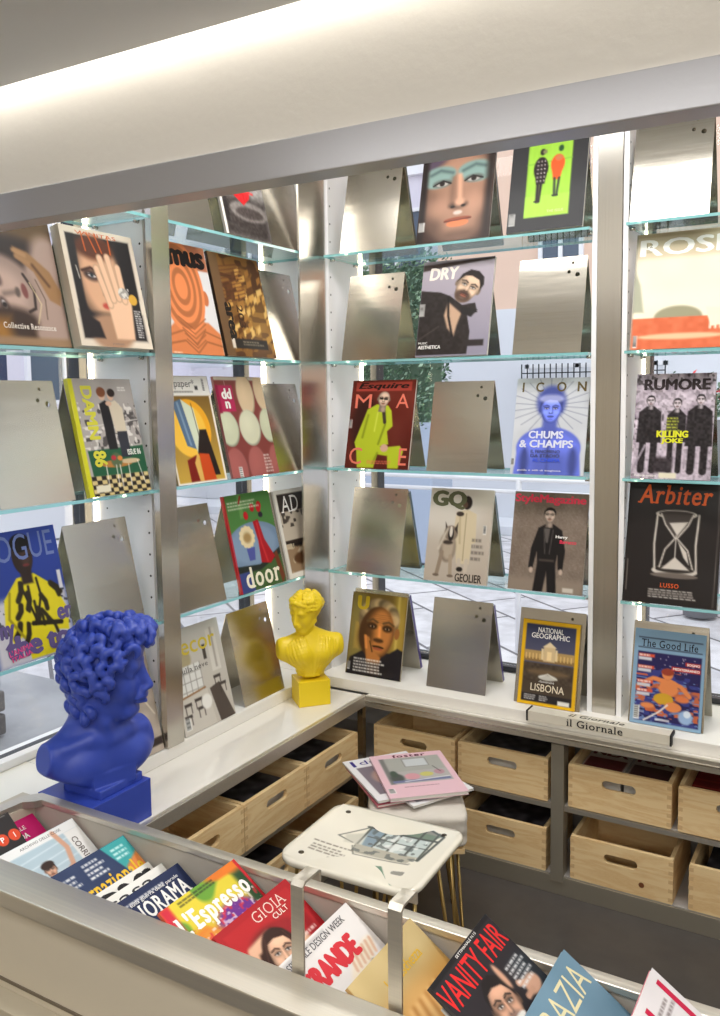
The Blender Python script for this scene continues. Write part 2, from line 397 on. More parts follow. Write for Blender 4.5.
def lettering(name, items, W, H, parent, m, z0=.0003, plane='xz', y=0.0):
    """items: (text, x, y, w, h, colour, opts) in cover units (width 1, y down); lies on local plane facing -y"""
    V, F, C = [], [], []; n = 0
    for i, it in enumerate(items):
        s, tx, ty, tw, th, col = it[:6]; op = it[6] if len(it) > 6 else {}
        v, f = layout(s, op.get('b', 0), op.get('serif', False), op.get('sp', 0)); v = v.copy()
        if op.get('it'): v[:, 0] += v[:, 1] * op['it']
        lay_ = v[:, 2]; v = v[:, :2]; mn, mx = v.min(0), v.max(0); v = (v - mn) / (mx - mn + 1e-9)
        u = v[:, 0] * tw; q = v[:, 1] * th                 # q up
        rot = op.get('rot', 0)
        if rot:                                            # counter-clockwise about the lower left corner
            a = math.radians(rot); u, q = u * math.cos(a) - q * math.sin(a), u * math.sin(a) + q * math.cos(a)
        X = (tx + u) * W - W / 2; Z = H - (ty + th) * W + q * W
        V.append(np.stack([X, y - z0 - i * .00022 - lay_ * .00002, Z], 1)); F += [tuple(k + n for k in p) for p in f]; n += len(v)
        C.append(np.tile(np.append(lin(col), 1), (len(v), 1)))
    if not V: return None
    me = bpy.data.meshes.new(name); me.from_pydata(np.concatenate(V).tolist(), [], F)
    at = me.color_attributes.new('Col', 'FLOAT_COLOR', 'POINT'); at.data.foreach_set('color', np.concatenate(C).ravel())
    return link(name, me, m, parent)
def picture(name, canvas, W, H, parent, m, y=0.0, bend=0.0):
    w, h = canvas.W, canvas.H
    xs = np.linspace(-W / 2, W / 2, w); zs = np.linspace(H, 0, h); X, Z = np.meshgrid(xs, zs)
    Y = np.full_like(X, y)
    V = np.stack([X, Y, Z], -1).reshape(-1, 3)
    idx = np.arange(w * h).reshape(h, w)
    Fq = np.stack([idx[:-1, :-1], idx[1:, :-1], idx[1:, 1:], idx[:-1, 1:]], -1).reshape(-1, 4)
    me = bpy.data.meshes.new(name)
    me.vertices.add(len(V)); me.vertices.foreach_set('co', V.ravel())
    me.loops.add(Fq.size); me.loops.foreach_set('vertex_index', Fq.ravel())
    me.polygons.add(len(Fq)); me.polygons.foreach_set('loop_start', np.arange(0, Fq.size, 4)); me.polygons.foreach_set('loop_total', np.full(len(Fq), 4))
    me.update(calc_edges=True)
    at = me.color_attributes.new('Col', 'FLOAT_COLOR', 'POINT')
    c = lin(np.clip(canvas.c, 0, 255)).reshape(-1, 3); c = np.concatenate([c, np.ones((len(c), 1))], 1)
    at.data.foreach_set('color', c.ravel())
    return link(name, me, m, parent)
_cov = {}
def cover_colour_mat(col):
    k = tuple(col)
    if k not in _cov: _cov[k] = mat('cover_stock', col, .35, coat=.2)
    return _cov[k]
def magazine(spec, loc, rz, lean, W, H, label, T=.006, grid=72, group=None, name='magazine', spine=None, cat='magazine'):
    """origin bottom centre of the back; front faces local -y; spec(c) paints, returns the list of lettering"""
    root = empty(name, loc, (-lean, 0, rz)); tag(root, label, cat, group)
    da = getattr(spec, 'asp', 1.38) if 1.15 < H / W < 1.55 else H / W       # drawn on a 1 : 1.38 sheet, fitted to the real trim size
    c = Canvas(grid, max(8, int(grid * H / W)), (255, 255, 255), da); ky = (H / W) / da
    texts = [(t[0], t[1], t[2] * ky, t[3], t[4] * (1 if (len(t) > 6 and t[6].get('rot')) else ky)) + tuple(t[5:]) for t in (spec(c) or [])]
    sp = spine if spine is not None else tuple(np.clip(c.c[:, 0].mean(0), 0, 255))
    mb = MB(); e = .0012
    mb.box(-W / 2 + e, W / 2 - e, -T + .0006, -.0006, e, H - e); mb.build('pages', M['paper'], root)
    mb = MB(); mb.box(-W / 2, W / 2, -.0006, 0, 0, H); mb.box(-W / 2, -W / 2 + .0012, -T + .0005, 0, 0, H); mb.build('back_cover_and_spine', cover_colour_mat(tuple(int(x) for x in sp)), root)
    fc = picture('front_cover', c, W, H, root, M['art'], y=-T)
    tl = lettering('cover_print', texts, W, H, root, M['art'], y=-T)
    if tl:                                              # the printed letters belong to the cover
        bm = bmesh.new(); bm.from_mesh(fc.data); bm.from_mesh(tl.data); bm.to_mesh(fc.data); bm.free()
        tm = tl.data; bpy.data.objects.remove(tl); bpy.data.meshes.remove(tm)
    return root
# ---------------------------------------------------------------- covers (units: cover width = 1, y down)
WH = (242, 240, 236); BK = (22, 20, 20)
def cv_face(c):                                       # close portrait with pale green eye paint
    c.grad(0, 1.3, (74, 60, 58), (58, 40, 34)); c.push(.52, .70, .60, -3)
    sk = np.array((168, 128, 106)); dk = sk * .5
    c.ell(0, .1, .82, 1.14, dk, .12); c.ell(.04, .05, .74, 1.02, sk * .95, .28); c.ell(-.52, .45, .2, .5, dk, .2, .6); c.ell(.62, .5, .14, .5, dk, .16, .6); c.ell(.1, -.6, .5, .35, sk * 1.1, .25, .7)
    c.poly([(-.85, -1.4), (-.2, -1.4), (-.1, -.95), (-.45, -.7), (-.8, -.3)], (88, 74, 92), .1)
    for s_ in (-1, 1):
        c.ell(s_ * .42, .3, .24, .24, sk * 1.12, .2, .7)
        c.ell(s_ * .4 - .02, -.5, .38, .2, (130, 158, 152), .05); c.ell(s_ * .46, -.34, .34, .16, (134, 162, 156), .05)
        c.ell(s_ * .36, -.28, .21, .085, (92, 96, 92), .05); c.ell(s_ * .36, -.26, .14, .05, (176, 172, 166), .02); c.ell(s_ * .36, -.27, .06, .055, (40, 32, 30), .01)
        c.line([(s_ * .16, -.25), (s_ * .34, -.34), (s_ * .56, -.25)], .035, (32, 28, 26), .015)
        c.line([(s_ * .12, -.5), (s_ * .4, -.6), (s_ * .62, -.52)], .06, (84, 104, 104), .05)
    c.line([(-.10, -.36), (-.13, .2)], .10, dk, .1, .45); c.line([(.05, -.4), (.06, .2)], .09, sk * 1.28, .06)
    c.ell(.02, .3, .22, .08, dk * 1.1, .06); c.ell(.06, .24, .11, .09, sk * 1.25, .06)
    for s_ in (-1, 1): c.ell(.02 + s_ * .12, .33, .05, .03, dk * .4, .02)
    c.ell(.02, .48, .1, .05, (220, 205, 196), .03, .8)
    c.ell(.02, .64, .31, .055, (140, 74, 54), .02); c.ell(.02, .73, .25, .085, (214, 124, 82), .03); c.line([(-.28, .66), (.32, .65)], .025, (80, 36, 30), .01)
    c.ell(.04, .98, .3, .1, dk, .12, .5); c.pop()
    c.rect(0, 0, .09, 1.4, (34, 26, 24), .04); c.rect(.9, 0, 1, 1.4, (40, 30, 26), .06); c.barcode(.02, 1.08, .08, .13, True)
def cv_green(c):                                      # black frame, two figures on a green field
    c.c[:] = (48, 48, 50); c.rect(.22, .0, .8, 1.19, (150, 200, 62)); c.noise(30, 10, 4, sy=.3, box=(.22, 0, .8, 1.19))
    c.rect(.22, .1, .8, .16, (104, 160, 48)); c.line([(.22, .45), (.8, .42)], .012, (120, 176, 60)); c.rect(.22, .9, .8, 1.19, (164, 214, 76), al=.7)
    c.rect(.22, .02, .8, .075, (150, 200, 62)); c.rect(.25, .03, .34, .06, WH); c.rect(.64, .03, .72, .06, WH)
    d = (34, 24, 24); o = (222, 84, 30)
    c.ell(.41, .29, .035, .045, d); c.ell(.44, .29, .03, .03, (120, 120, 80)); c.ell(.4, .52, .095, .16, d); c.poly([(.31, .5), (.5, .5), (.46, .74), (.35, .74)], d)
    c.line([(.375, .7), (.375, .98)], .04, d); c.line([(.42, .7), (.4, .98)], .035, d); c.rect(.34, .965, .41, .99, d)
    for k in range(6):
        for j in range(3): c.ell(.36 + .045 * j, .42 + .055 * k, .008, .008, (220, 210, 210))
    c.ell(.65, .27, .033, .045, (34, 74, 40)); c.ell(.62, .48, .09, .13, o); c.poly([(.53, .44), (.71, .44), (.66, .7), (.57, .7)], o)
    c.ell(.63, .4, .05, .04, (190, 110, 70)); c.line([(.59, .68), (.6, .92)], .03, (40, 50, 36)); c.line([(.65, .68), (.63, .92)], .03, (40, 50, 36)); c.rect(.57, .905, .65, .93, (30, 36, 30))
    c.barcode(.02, 1.12, .08, .16, True)
    return [('THE ISSUE', .52, 1.11, .22, .035, (200, 230, 150)), ('DESIGN', .38, .03, .2, .035, (40, 60, 30), dict(b=.02))]
def cv_dry(c):
    c.c[:] = (158, 152, 162); c.grad(.1, 1.3, (168, 160, 170), (140, 136, 152)); c.poly([(.0, .05), (1, 0), (1, .035), (.5, .08), (0, .14)], (60, 48, 44))
    j = (44, 38, 36)
    c.poly([(0, .42), (.28, .46), (.42, .52), (.6, .66), (.78, .64), (.82, .78), (.68, .8), (.74, 1.05), (.72, 1.36), (0, 1.36)], j, .01)
    c.noise(26, 14, 8, box=(0, .5, .7, 1.36)); c.poly([(.4, .6), (.6, .78), (.55, .95), (.52, 1.1), (.42, .98), (.36, .8)], (190, 158, 132), .02)
    c.line([(.4, .55), (.42, .8), (.5, 1.1)], .03, (30, 26, 26)); c.rect(.66, 1.16, .94, 1.25, (48, 42, 42)); c.poly([(.58, .68), (.82, .74), (.74, .84), (.6, .78)], (38, 34, 34))
    face(c, .66, .41, .235, (206, 176, 150), (34, 28, 26), 28, .6, beard=(70, 52, 44), neck=False)
    c.barcode(.0, .62, .07, .17, True); c.line([(0, 1.15), (.3, .95)], .008, (90, 80, 74))
    return [('DRY', .1, .1, .42, .18, (232, 224, 214), dict(b=.05, it=.1)), ('AESTHETICA', .03, 1.22, .32, .05, WH, dict(b=.03)), ('MUSIC', .03, 1.17, .13, .03, WH)]
def cv_rose(c):                                       # pale cover with an orange floor
    c.grad(0, 1.0, (236, 222, 196), (238, 230, 206)); c.rect(0, 0, 1, .30, (206, 192, 162), .04); c.rect(0, 0, 1, .05, (180, 164, 132))
    c.noise(5, 14, 3); c.poly([(0, .42), (.07, .6), (.12, .93), (0, .93)], (170, 172, 150), .02); c.ell(.47, 1.0, .24, .13, (152, 148, 120), .02); c.rect(0, 1.0, 1, 1.4, (214, 108, 70))
    c.noise(20, 16, 5, box=(0, 1.0, 1, 1.4)); c.ell(.5, 1.22, .42, .035, (238, 190, 150), .02); c.poly([(.74, .9), (.94, .92), (.96, 1.1), (.8, 1.12), (.76, 1.0)], (238, 226, 200), .01)
    for k in range(4): c.line([(.8 + .045 * k, 1.0), (.79 + .05 * k, 1.14)], .022, (240, 228, 204))
    c.line([(.86, .3), (.98, .12)], .008, (120, 110, 90)); c.line([(.85, .26), (.96, .1)], .008, (120, 110, 90)); c.barcode(.03, 1.2, .04, .14, True); c.rect(0, 0, .012, 1.4, (150, 150, 140))
    return [('ROSE', .04, .07, 1.0 - .05, .2, (252, 250, 244), dict(b=.03)), ('12', .11, .12, .06, .05, (150, 140, 110)), ('issue', .11, .2, .06, .03, (170, 160, 130))]
def cv_esq(c):
    c.c[:] = (96, 34, 24); c.grad(0, 1.4, (110, 40, 28), (84, 28, 20)); c.noise(4, 16, 2); c.rect(.06, .03, .94, .17, (176, 66, 54)); c.ell(.25, .7, .22, .45, (44, 18, 14), .1, .8)
    g = (176, 190, 40); gd = (128, 140, 26)
    c.poly([(.28, .46), (.42, .38), (.6, .4), (.66, .48), (.7, .72), (.62, .8), (.66, 1.0), (.52, 1.04), (.2, 1.04), (.12, .98), (.2, .72)], g, .01)
    c.poly([(.12, .98), (.3, 1.0), (.6, 1.05), (.84, 1.02), (.9, 1.1), (.84, 1.37), (.68, 1.37), (.66, 1.18), (.5, 1.16), (.46, 1.37), (.2, 1.37), (.16, 1.1)], g, .01)
    c.line([(.56, .5), (.58, .7), (.5, 1.0)], .03, gd, .015); c.line([(.3, .55), (.24, .9)], .03, gd, .02); c.line([(.5, 1.14), (.44, 1.3)], .03, gd, .02); c.line([(.45, .5), (.42, .8)], .02, (206, 216, 80), .015)
    c.ell(.6, 1.06, .06, .06, (200, 160, 140)); c.line([(.53, .46), (.57, .66)], .05, (60, 48, 40), .01)
    face(c, .52, .3, .125, (206, 178, 156), (80, 60, 50), 4, .6, hairstyle='bald', glasses=True)
    c.barcode(0, .62, .05, .13, True); c.micro(.35, 1.26, .5, 2, .03, (226, 120, 90))
    O = (226, 120, 98)
    return [('Esquire', .1, .04, .8, .12, (40, 20, 18), dict(b=.035, it=.25)), ('M', .07, .22, .26, .22, O), ('A', .72, .22, .2, .22, O), ('C', .06, 1.06, .2, .26, O), ('E', .84, 1.06, .12, .26, O)]
def cv_icon(c):
    c.c[:] = (196, 200, 206); c.noise(6, 12, 9); b = np.array((92, 106, 196))
    for k in range(22):
        a = PI * k / 11 + .1; c.line([(.5, .4), (.5 + .55 * math.cos(a), .4 + .4 * math.sin(a))], .007, (120, 128, 150))
    c.ell(.5, .35, .2, .24, b * .8, .05); c.ell(.5, 1.0, .44, .3, b * 1.05, .02); c.poly([(.08, .95), (.34, .76), (.66, .76), (.92, .95), (.96, 1.4), (.04, 1.4)], b * 1.12, .02)
    c.rect(.4, .6, .6, .85, b * .9, .04); c.ell(.28, 1.02, .16, .12, b * 1.35, .1, .7); c.ell(.7, 1.02, .16, .12, b * 1.3, .1, .7); c.line([(.5, .85), (.5, 1.4)], .03, b * .7, .03); c.ell(.18, 1.2, .06, .2, b * .7, .05); c.ell(.84, 1.2, .06, .2, b * .7, .05)
    c.rect(.28, 1.05, .8, 1.4, b * .85, .12, .6); face(c, .5, .45, .2, tuple(b * 1.35), tuple(b * .65), 0, .55, eye=(40, 40, 110), lips=tuple(b * 1.0), neck=False)
    c.ell(.5, .3, .17, .06, (190, 196, 240), .03, .7); c.barcode(.0, 1.16, .05, .1, True)
    T = (104, 90, 56)
    return [('I', .08, .06, .025, .14, T, dict(b=.03)), ('C', .27, .06, .11, .14, T, dict(b=.03)), ('O', .56, .06, .13, .14, T, dict(b=.03)), ('N', .84, .06, .12, .14, T, dict(b=.03)),
            ('CHUMS', .22, .76, .48, .11, (214, 218, 236), dict(b=.04)), ('& CHAMPS', .1, .89, .74, .11, (214, 218, 236), dict(b=.04)), ('IL FENOMENO', .27, 1.03, .4, .045, (70, 74, 110), dict(b=.02)), ('DA STADIO', .27, 1.09, .4, .045, (70, 74, 110), dict(b=.02)),
            ('AL CINEMA', .3, 1.15, .38, .05, (60, 90, 220), dict(b=.03)), ('guida e stili di stagione', .1, 1.31, .6, .03, WH)]
def cv_rumore(c):
    c.c[:] = (178, 166, 178); c.noise(14, 90, 6); c.noise(30, .7, 11, (60, 54, 56), .62); c.rect(0, .2, 1, .5, (196, 184, 196), .1, .6); c.rect(0, .75, 1, 1.4, (190, 178, 190), .08, .7)
    d = (34, 28, 30)
    for (x, y, w, h) in ((.2, .36, .16, .55), (.54, .4, .13, .5), (.83, .35, .17, .6)):
        c.poly([(x - w * .9, y + .15), (x - w * .3, y + .07), (x + w * .3, y + .07), (x + w * .9, y + .15), (x + w, y + h), (x - w, y + h)], d, .01)
        c.line([(x - w * .45, y + h - .05), (x - w * .5, 1.27)], w * .55, d); c.line([(x + w * .45, y + h - .05), (x + w * .4, 1.27)], w * .55, d)
        face(c, x, y, .072, (196, 184, 190), d, 0, .5)
    c.line([(.0, 1.3), (.16, .95)], .03, (150, 140, 150)); c.rect(.26, 1.1, .52, 1.3, (50, 42, 46), .03); c.noise(36, 36, 21)
    c.micro(.42, .58, .18, 5, .04, (200, 210, 60), 4); c.rect(.36, 1.3, .58, 1.37, (220, 214, 190))
    return [('RUMORE', .1, .07, .84, .15, (50, 40, 42), dict(b=.05)), ('KILLING', .3, .75, .4, .09, (214, 214, 40), dict(b=.06)), ('JOKE', .36, .85, .28, .08, (214, 214, 40), dict(b=.06)), ('Rumore numero', .05, 1.325, .28, .03, WH)]
def cv_gq(c):
    c.c[:] = (188, 178, 164); c.grad(0, 1.4, (196, 188, 176), (182, 170, 156)); c.ell(.3, .4, .5, .3, (206, 200, 190), .2)
    ct = (206, 192, 162)
    c.poly([(.44, .34), (.62, .3), (.76, .36), (.78, .78), (.72, .8), (.7, 1.1), (.5, 1.1), (.46, .8), (.42, .6)], ct, .01); c.line([(.6, .36), (.6, 1.05)], .012, (150, 136, 110)); c.line([(.5, .4), (.53, .8)], .02, (176, 160, 130), .02)
    c.line([(.54, 1.05), (.55, 1.2)], .06, (196, 184, 168)); c.line([(.66, 1.05), (.65, 1.2)], .06, (196, 184, 168)); c.ell(.56, 1.18, .05, .035, (40, 34, 30))
    c.ell(.6, .2, .075, .1, (40, 32, 30)); c.ell(.57, .23, .04, .05, (90, 66, 54)); c.ell(.5, .37, .06, .035, (60, 50, 44)); 
    f = (146, 130, 112)
    c.ell(.34, .87, .13, .22, (120, 106, 92), .03); c.ell(.35, .86, .1, .2, (176, 162, 144), .04); c.ell(.38, .66, .11, .11, (128, 114, 100), .015); c.poly([(.28, .5), (.33, .6), (.29, .66)], (60, 50, 44)); c.poly([(.48, .5), (.43, .6), (.48, .66)], (60, 50, 44)); c.ell(.38, .68, .045, .1, (36, 30, 30), .01); c.ell(.38, .64, .025, .08, (220, 212, 200), .01)
    c.ell(.34, .8, .08, .03, (60, 50, 44), .02); c.line([(.26, .95), (.2, 1.28)], .06, f, .008); c.line([(.40, 1.0), (.42, 1.28)], .055, (166, 150, 130), .008); c.ell(.19, 1.29, .05, .02, (110, 96, 84), .01); c.ell(.42, 1.29, .05, .02, (110, 96, 84), .01); c.line([(.32, .6), (.2, .9)], .03, (210, 200, 184), .03)
    c.barcode(.88, .52, .05, .13, True); c.micro(.72, .72, .2, 4, .09, (90, 84, 78), 3, .6)
    return [('GQ', .03, .03, .56, .28, (90, 92, 66), dict(b=.07)), ('GEOLIER', .5, 1.24, .42, .12, (60, 52, 46), dict(b=.03))]
def cv_style(c):
    c.c[:] = (124, 110, 98); c.noise(8, 14, 3); c.noise(60, 18, 7); c.rect(0, 1.2, 1, 1.4, (140, 126, 112), .06); d = (26, 22, 22)
    c.poly([(.36, .5), (.46, .44), (.56, .44), (.68, .52), (.74, .8), (.72, 1.08), (.66, 1.06), (.64, .86), (.62, 1.0), (.38, 1.0), (.36, .84), (.32, 1.06), (.26, 1.06), (.28, .78)], d, .008)
    c.poly([(.38, .96), (.62, .96), (.66, 1.4), (.54, 1.4), (.51, 1.1), (.47, 1.4), (.34, 1.4)], d); c.poly([(.44, .5), (.52, .5), (.5, .7), (.47, .7)], (90, 84, 80), .01)
    c.line([(.44, .52), (.47, .85)], .01, (90, 84, 80)); c.line([(.56, .52), (.53, .85)], .01, (90, 84, 80)); c.rect(.4, .93, .6, .96, (70, 62, 56)); c.ell(.3, 1.09, .025, .04, (190, 170, 154)); c.ell(.7, 1.09, .025, .04, (190, 170, 154))
    face(c, .5, .32, .105, (188, 168, 152), (28, 24, 22), 0, .6); c.rect(.74, 1.3, .88, 1.36, (200, 192, 180))
    P = (232, 66, 92)
    return [('StyleMagazine', .01, .03, .96, .15, P, dict(b=.045)), ('Harry', .6, .59, .16, .05, WH, dict(b=.04)), ('Barracco', .66, .65, .22, .05, P, dict(b=.03))]
def cv_arbiter(c):
    c.c[:] = (34, 28, 26); w = (206, 198, 188); g = (110, 100, 92)
    c.ell(.53, .36, .22, .05, w, .01); c.ell(.53, .355, .19, .035, (60, 52, 48), .01); c.ell(.54, 1.0, .24, .06, w, .01); c.ell(.54, .98, .21, .04, (46, 40, 36), .01); c.ell(.54, 1.05, .25, .03, g, .01)
    for x in (.33, .77): c.line([(x, .36), (x - .02, .7), (x, 1.0)], .02, w)
    c.poly([(.37, .36), (.71, .36), (.68, .46), (.55, .62), (.52, .62), (.42, .46)], (70, 62, 58), .01); c.line([(.37, .36), (.42, .48), (.53, .63), (.43, .76), (.38, .96)], .016, w); c.line([(.71, .36), (.66, .48), (.55, .63), (.67, .76), (.73, .96)], .016, w)
    c.poly([(.46, .46), (.66, .44), (.55, .6)], w, .01); c.poly([(.4, .98), (.54, .84), (.7, .98)], w, .01); c.line([(.54, .6), (.54, .9)], .01, w); c.poly([(.56, .66), (.66, .78), (.69, .92), (.63, .84)], w, .01)
    c.micro(.28, 1.215, .52, 4, .026, (220, 214, 206), 5); c.rect(0.03, .9, .035, 1.25, (150, 140, 130)); c.line([(.96, 0), (.975, .5), (.96, 1.36)], .006, (120, 110, 104))
    return [('Arbiter', .1, .03, .8, .22, (220, 92, 30), dict(b=.02, serif=True, it=.2)), ('LUSSO', .4, 1.14, .2, .05, (216, 92, 40), dict(serif=True, b=.02))]
def cv_u(c):
    c.c[:] = (120, 96, 46); c.rect(0, 0, .25, 1.4, (136, 122, 66), .06); c.rect(.78, 0, 1, 1.4, (170, 142, 60), .08); c.rect(.84, 0, .88, 1.3, (206, 180, 90), .03); c.rect(.1, .5, .2, .95, (170, 142, 70), .03)
    c.poly([(.06, 1.1), (.3, .95), (.76, .96), (.9, .86), (1, .9), (1, 1.4), (0, 1.4)], (34, 30, 34), .02)
    c.push(.5, .60, .46, 4); sk = np.array((196, 126, 64)); dk = sk * .42
    c.ell(.02, -.35, .8, .78, (128, 104, 70), .05)
    for k in range(12): a = PI + PI * k / 11; c.ell(.02 + .6 * math.cos(a), -.45 + .5 * math.sin(a), .2, .2, np.array((150, 128, 92)) * (.75 + .3 * (k % 3)), .08)
    c.ell(0, .1, .68, .95, dk, .05); c.ell(.14, .05, .5, .84, sk, .18); c.ell(-.4, .25, .3, .5, dk * .9, .15, .8)
    for s_ in (-1, 1):
        c.ell(s_ * .3 + .1, -.12, .2, .13, dk * .8, .06); c.ell(s_ * .3 + .1, -.1, .09, .04, (170, 140, 110), .02); c.ell(s_ * .3 + .1, -.1, .045, .045, (20, 14, 12), .01); c.line([(s_ * .12 + .1, -.28), (s_ * .32 + .1, -.36), (s_ * .52 + .1, -.26)], .08, (96, 70, 40), .04)
    c.line([(.1, -.1), (.14, .28)], .12, sk * 1.25, .06); c.ell(.12, .36, .2, .08, dk, .05); c.ell(.14, .6, .24, .05, dk * .7, .03); c.ell(.14, .67, .2, .05, (170, 90, 60), .03)
    for k in range(5): c.line([(-.2, -.55 + .07 * k), (.45, -.58 + .07 * k)], .02, dk * 1.4, .02, .5)
    c.poly([(-.45, .25), (-.25, .3), (.0, .75), (.3, .95), (.35, 1.6), (-.1, 1.6), (-.25, 1.1)], sk * .95, .05); c.line([(-.4, .3), (-.3, .7)], .1, sk * 1.15, .04); c.line([(-.2, .45), (-.05, .8)], .05, dk, .03)
    c.ell(.8, -.0, .1, .2, sk * .8, .03); c.pop()
    c.rect(.05, 1.14, .8, 1.4, (34, 30, 32), .05, .8); c.micro(.13, 1.1, .66, 5, .05, WH, 8); c.barcode(.02, 1.18, .05, .13, True)
    return [('U', .1, .05, .22, .24, (206, 176, 40), dict(b=.07))]
def cv_ng(c):
    c.c[:] = (226, 176, 26); c.rect(.07, .07, .93, 1.33, (58, 60, 84)); c.grad(.07, .55, (52, 56, 84), (84, 84, 104), al=1); c.rect(0, 0, 1, .07, (226, 176, 26)); c.rect(0, 0, .07, 1.4, (226, 176, 26)); c.rect(.93, 0, 1, 1.4, (226, 176, 26))
    c.rect(.07, .7, .93, 1.33, (74, 62, 50)); c.rect(.07, .5, .93, .66, (178, 146, 92)); c.rect(.07, .62, .93, .68, (140, 110, 66))
    for k in range(14): c.rect(.09 + .06 * k, .55, .11 + .06 * k, .64, (226, 190, 120)); 
    c.rect(.4, .42, .6, .66, (210, 184, 140)); c.poly([(.38, .43), (.5, .34), (.62, .43)], (224, 204, 166)); c.rect(.46, .5, .54, .64, (240, 214, 160)); c.rect(.36, .46, .4, .64, (226, 204, 160)); c.rect(.6, .46, .64, .64, (226, 204, 160))
    c.noise(22, 22, 3, box=(.07, .7, .93, 1.0)); c.ell(.5, .84, .36, .05, (110, 90, 66), .04); c.ell(.5, .92, .16, .045, (196, 194, 186), .02); c.line([(.36, .92), (.5, .86), (.66, .93)], .02, (220, 216, 206)); c.rect(.07, 1.2, .93, 1.33, (40, 36, 38))
    c.micro(.12, 1.22, .2, 3, .03, WH, 2); c.micro(.38, 1.22, .16, 3, .03, WH, 3); c.rect(0, 1.33, 1, 1.5, (226, 176, 26)); c.rect(.7, 1.26, .9, 1.33, (226, 226, 220))
    return [('NATIONAL', .28, .115, .44, .085, WH, dict(b=.015)), ('GEOGRAPHIC', .17, .21, .66, .085, WH, dict(b=.015)), ('LISBONA', .22, 1.03, .58, .12, (226, 214, 190), dict(b=.01)), ('ricostruire', .36, .97, .26, .035, WH)]
def cv_good(c):
    c.c[:] = (134, 168, 196); c.rect(.06, .33, .96, 1.33, (40, 34, 84))
    c.noise(9, .95, 5, (56, 62, 132), .5, sy=2.2, box=(.06, .55, .96, 1.33)); c.noise(12, .9, 15, (206, 106, 62), .62, sy=2, box=(.06, .6, .96, 1.25)); c.noise(16, .8, 16, (110, 140, 190), .7, sy=3, box=(.06, .7, .96, 1.33))
    r = random.Random(3)
    for k in range(26): c.ell(r.uniform(.3, .94), r.uniform(.36, .6), .006, .006, (220, 210, 220))
    sk = (224, 136, 80)
    c.ell(.5, .62, .08, .08, sk, .01); c.ell(.5, .59, .09, .05, (150, 60, 40), .01); c.line([(.46, .72), (.3, .7), (.16, .78)], .06, sk, .01); c.line([(.55, .72), (.7, .78), (.82, .9)], .06, sk, .01); c.ell(.52, .82, .14, .12, sk, .02)
    c.ell(.46, .98, .14, .08, (206, 160, 44), .01); c.ell(.6, 1.08, .12, .07, sk, .01); c.line([(.2, 1.32), (.4, 1.18), (.52, 1.06)], .022, (232, 226, 220)); c.ell(.24, 1.1, .1, .04, sk, .02); c.ell(.78, 1.2, .1, .1, (150, 178, 214), .02); c.ell(.8, 1.15, .05, .05, (214, 226, 240), .01); c.ell(.72, .95, .1, .05, (218, 120, 70), .02)
    for y in (.36, .53, .74, .87): c.rect(.07, y, .3, y + .045, (214, 84, 60)); c.rect(.07, y + .05, .26, y + .095, (206, 206, 214)); c.micro(.08, y + .01, .2, 1, .05, WH, int(y * 50))
    c.rect(.74, .42, .95, .47, (206, 60, 50)); c.rect(.55, .5, .95, .56, (206, 60, 50)); c.rect(.06, .12, .96, .13, (30, 30, 44)); c.rect(.06, .265, .96, .275, (30, 30, 44)); c.barcode(.05, 1.12, .08, .2, True); c.rect(.36, 1.27, .56, 1.3, WH, al=.8)
    return [('The Good Life', .1, .145, .8, .11, (24, 26, 38), dict(serif=True, b=.01)), ('SOGNO', .76, .43, .18, .035, WH, dict(b=.03)), ('MEDITERRANEO', .57, .512, .37, .035, WH, dict(b=.03))]
# left wall
def cv_a4(c):
    c.c[:] = (150, 146, 142); c.noise(12, 30, 2); c.rect(0, .8, 1, 1.4, (58, 52, 50), .1); c.poly([(.1, .1), (.35, .05), (.45, .4), (.2, .55)], (196, 188, 160)); c.poly([(.5, 0), (1, 0), (1, .5), (.6, .5)], (96, 92, 92))
    for k in range(5): c.line([(.55 + .08 * k, .1), (.62 + .08 * k, .45)], .02, (176, 172, 170))
    c.ell(.6, 1.0, .42, .14, (120, 114, 110), .03); c.ell(.6, 1.02, .3, .08, (70, 62, 60), .03); c.poly([(.3, .62), (.5, .72), (.72, .55), (.66, .8), (.5, .92), (.28, .78)], (196, 36, 40), .01); c.line([(.25, .7), (.75, .72)], .03, (214, 60, 60)); c.rect(0, .7, .14, 1.2, (40, 36, 36)); c.noise(30, 26, 9)
    c.rect(0, 0, .05, 1.4, (226, 222, 214))
    return []
def cv_mus(c):
    c.c[:] = (208, 206, 206); c.rect(0, 0, 1, .32, (176, 110, 80)); b = np.array((204, 122, 74))
    c.poly([(.2, 1.0), (.8, 1.0), (1, 1.14), (1, 1.5), (0, 1.5), (0, 1.14)], b, .02); c.rect(.3, .8, .72, 1.2, b, .03); c.ell(.46, .66, .34, .42, b, .02); c.rect(.14, .34, .78, .6, b, .02); c.ell(.84, .68, .06, .1, (186, 106, 66))
    for k in range(7): c.ell(.42, .56, .06 + .05 * (7 - k), .09 + .075 * (7 - k), b * (.82 if k % 2 else 1.08), .012)
    for k in range(5): c.line([(.25 + k * .02, .95 + .07 * k), (.5, 1.1 + .06 * k), (.76 - k * .02, .95 + .07 * k)], .014, b * .7, .01)
    c.line([(0, 1.2), (.3, 1.12), (.5, 1.3), (.7, 1.12), (1, 1.2)], .02, b * .72, .012); c.line([(0, 1.3), (.3, 1.25), (.5, 1.4), (.7, 1.25), (1, 1.3)], .02, b * .72, .012); c.micro(.04, 1.4, .2, 3, .03, (240, 220, 200))
    return [('mus', .26, .08, .70, .22, (24, 18, 18), dict(b=.07))]
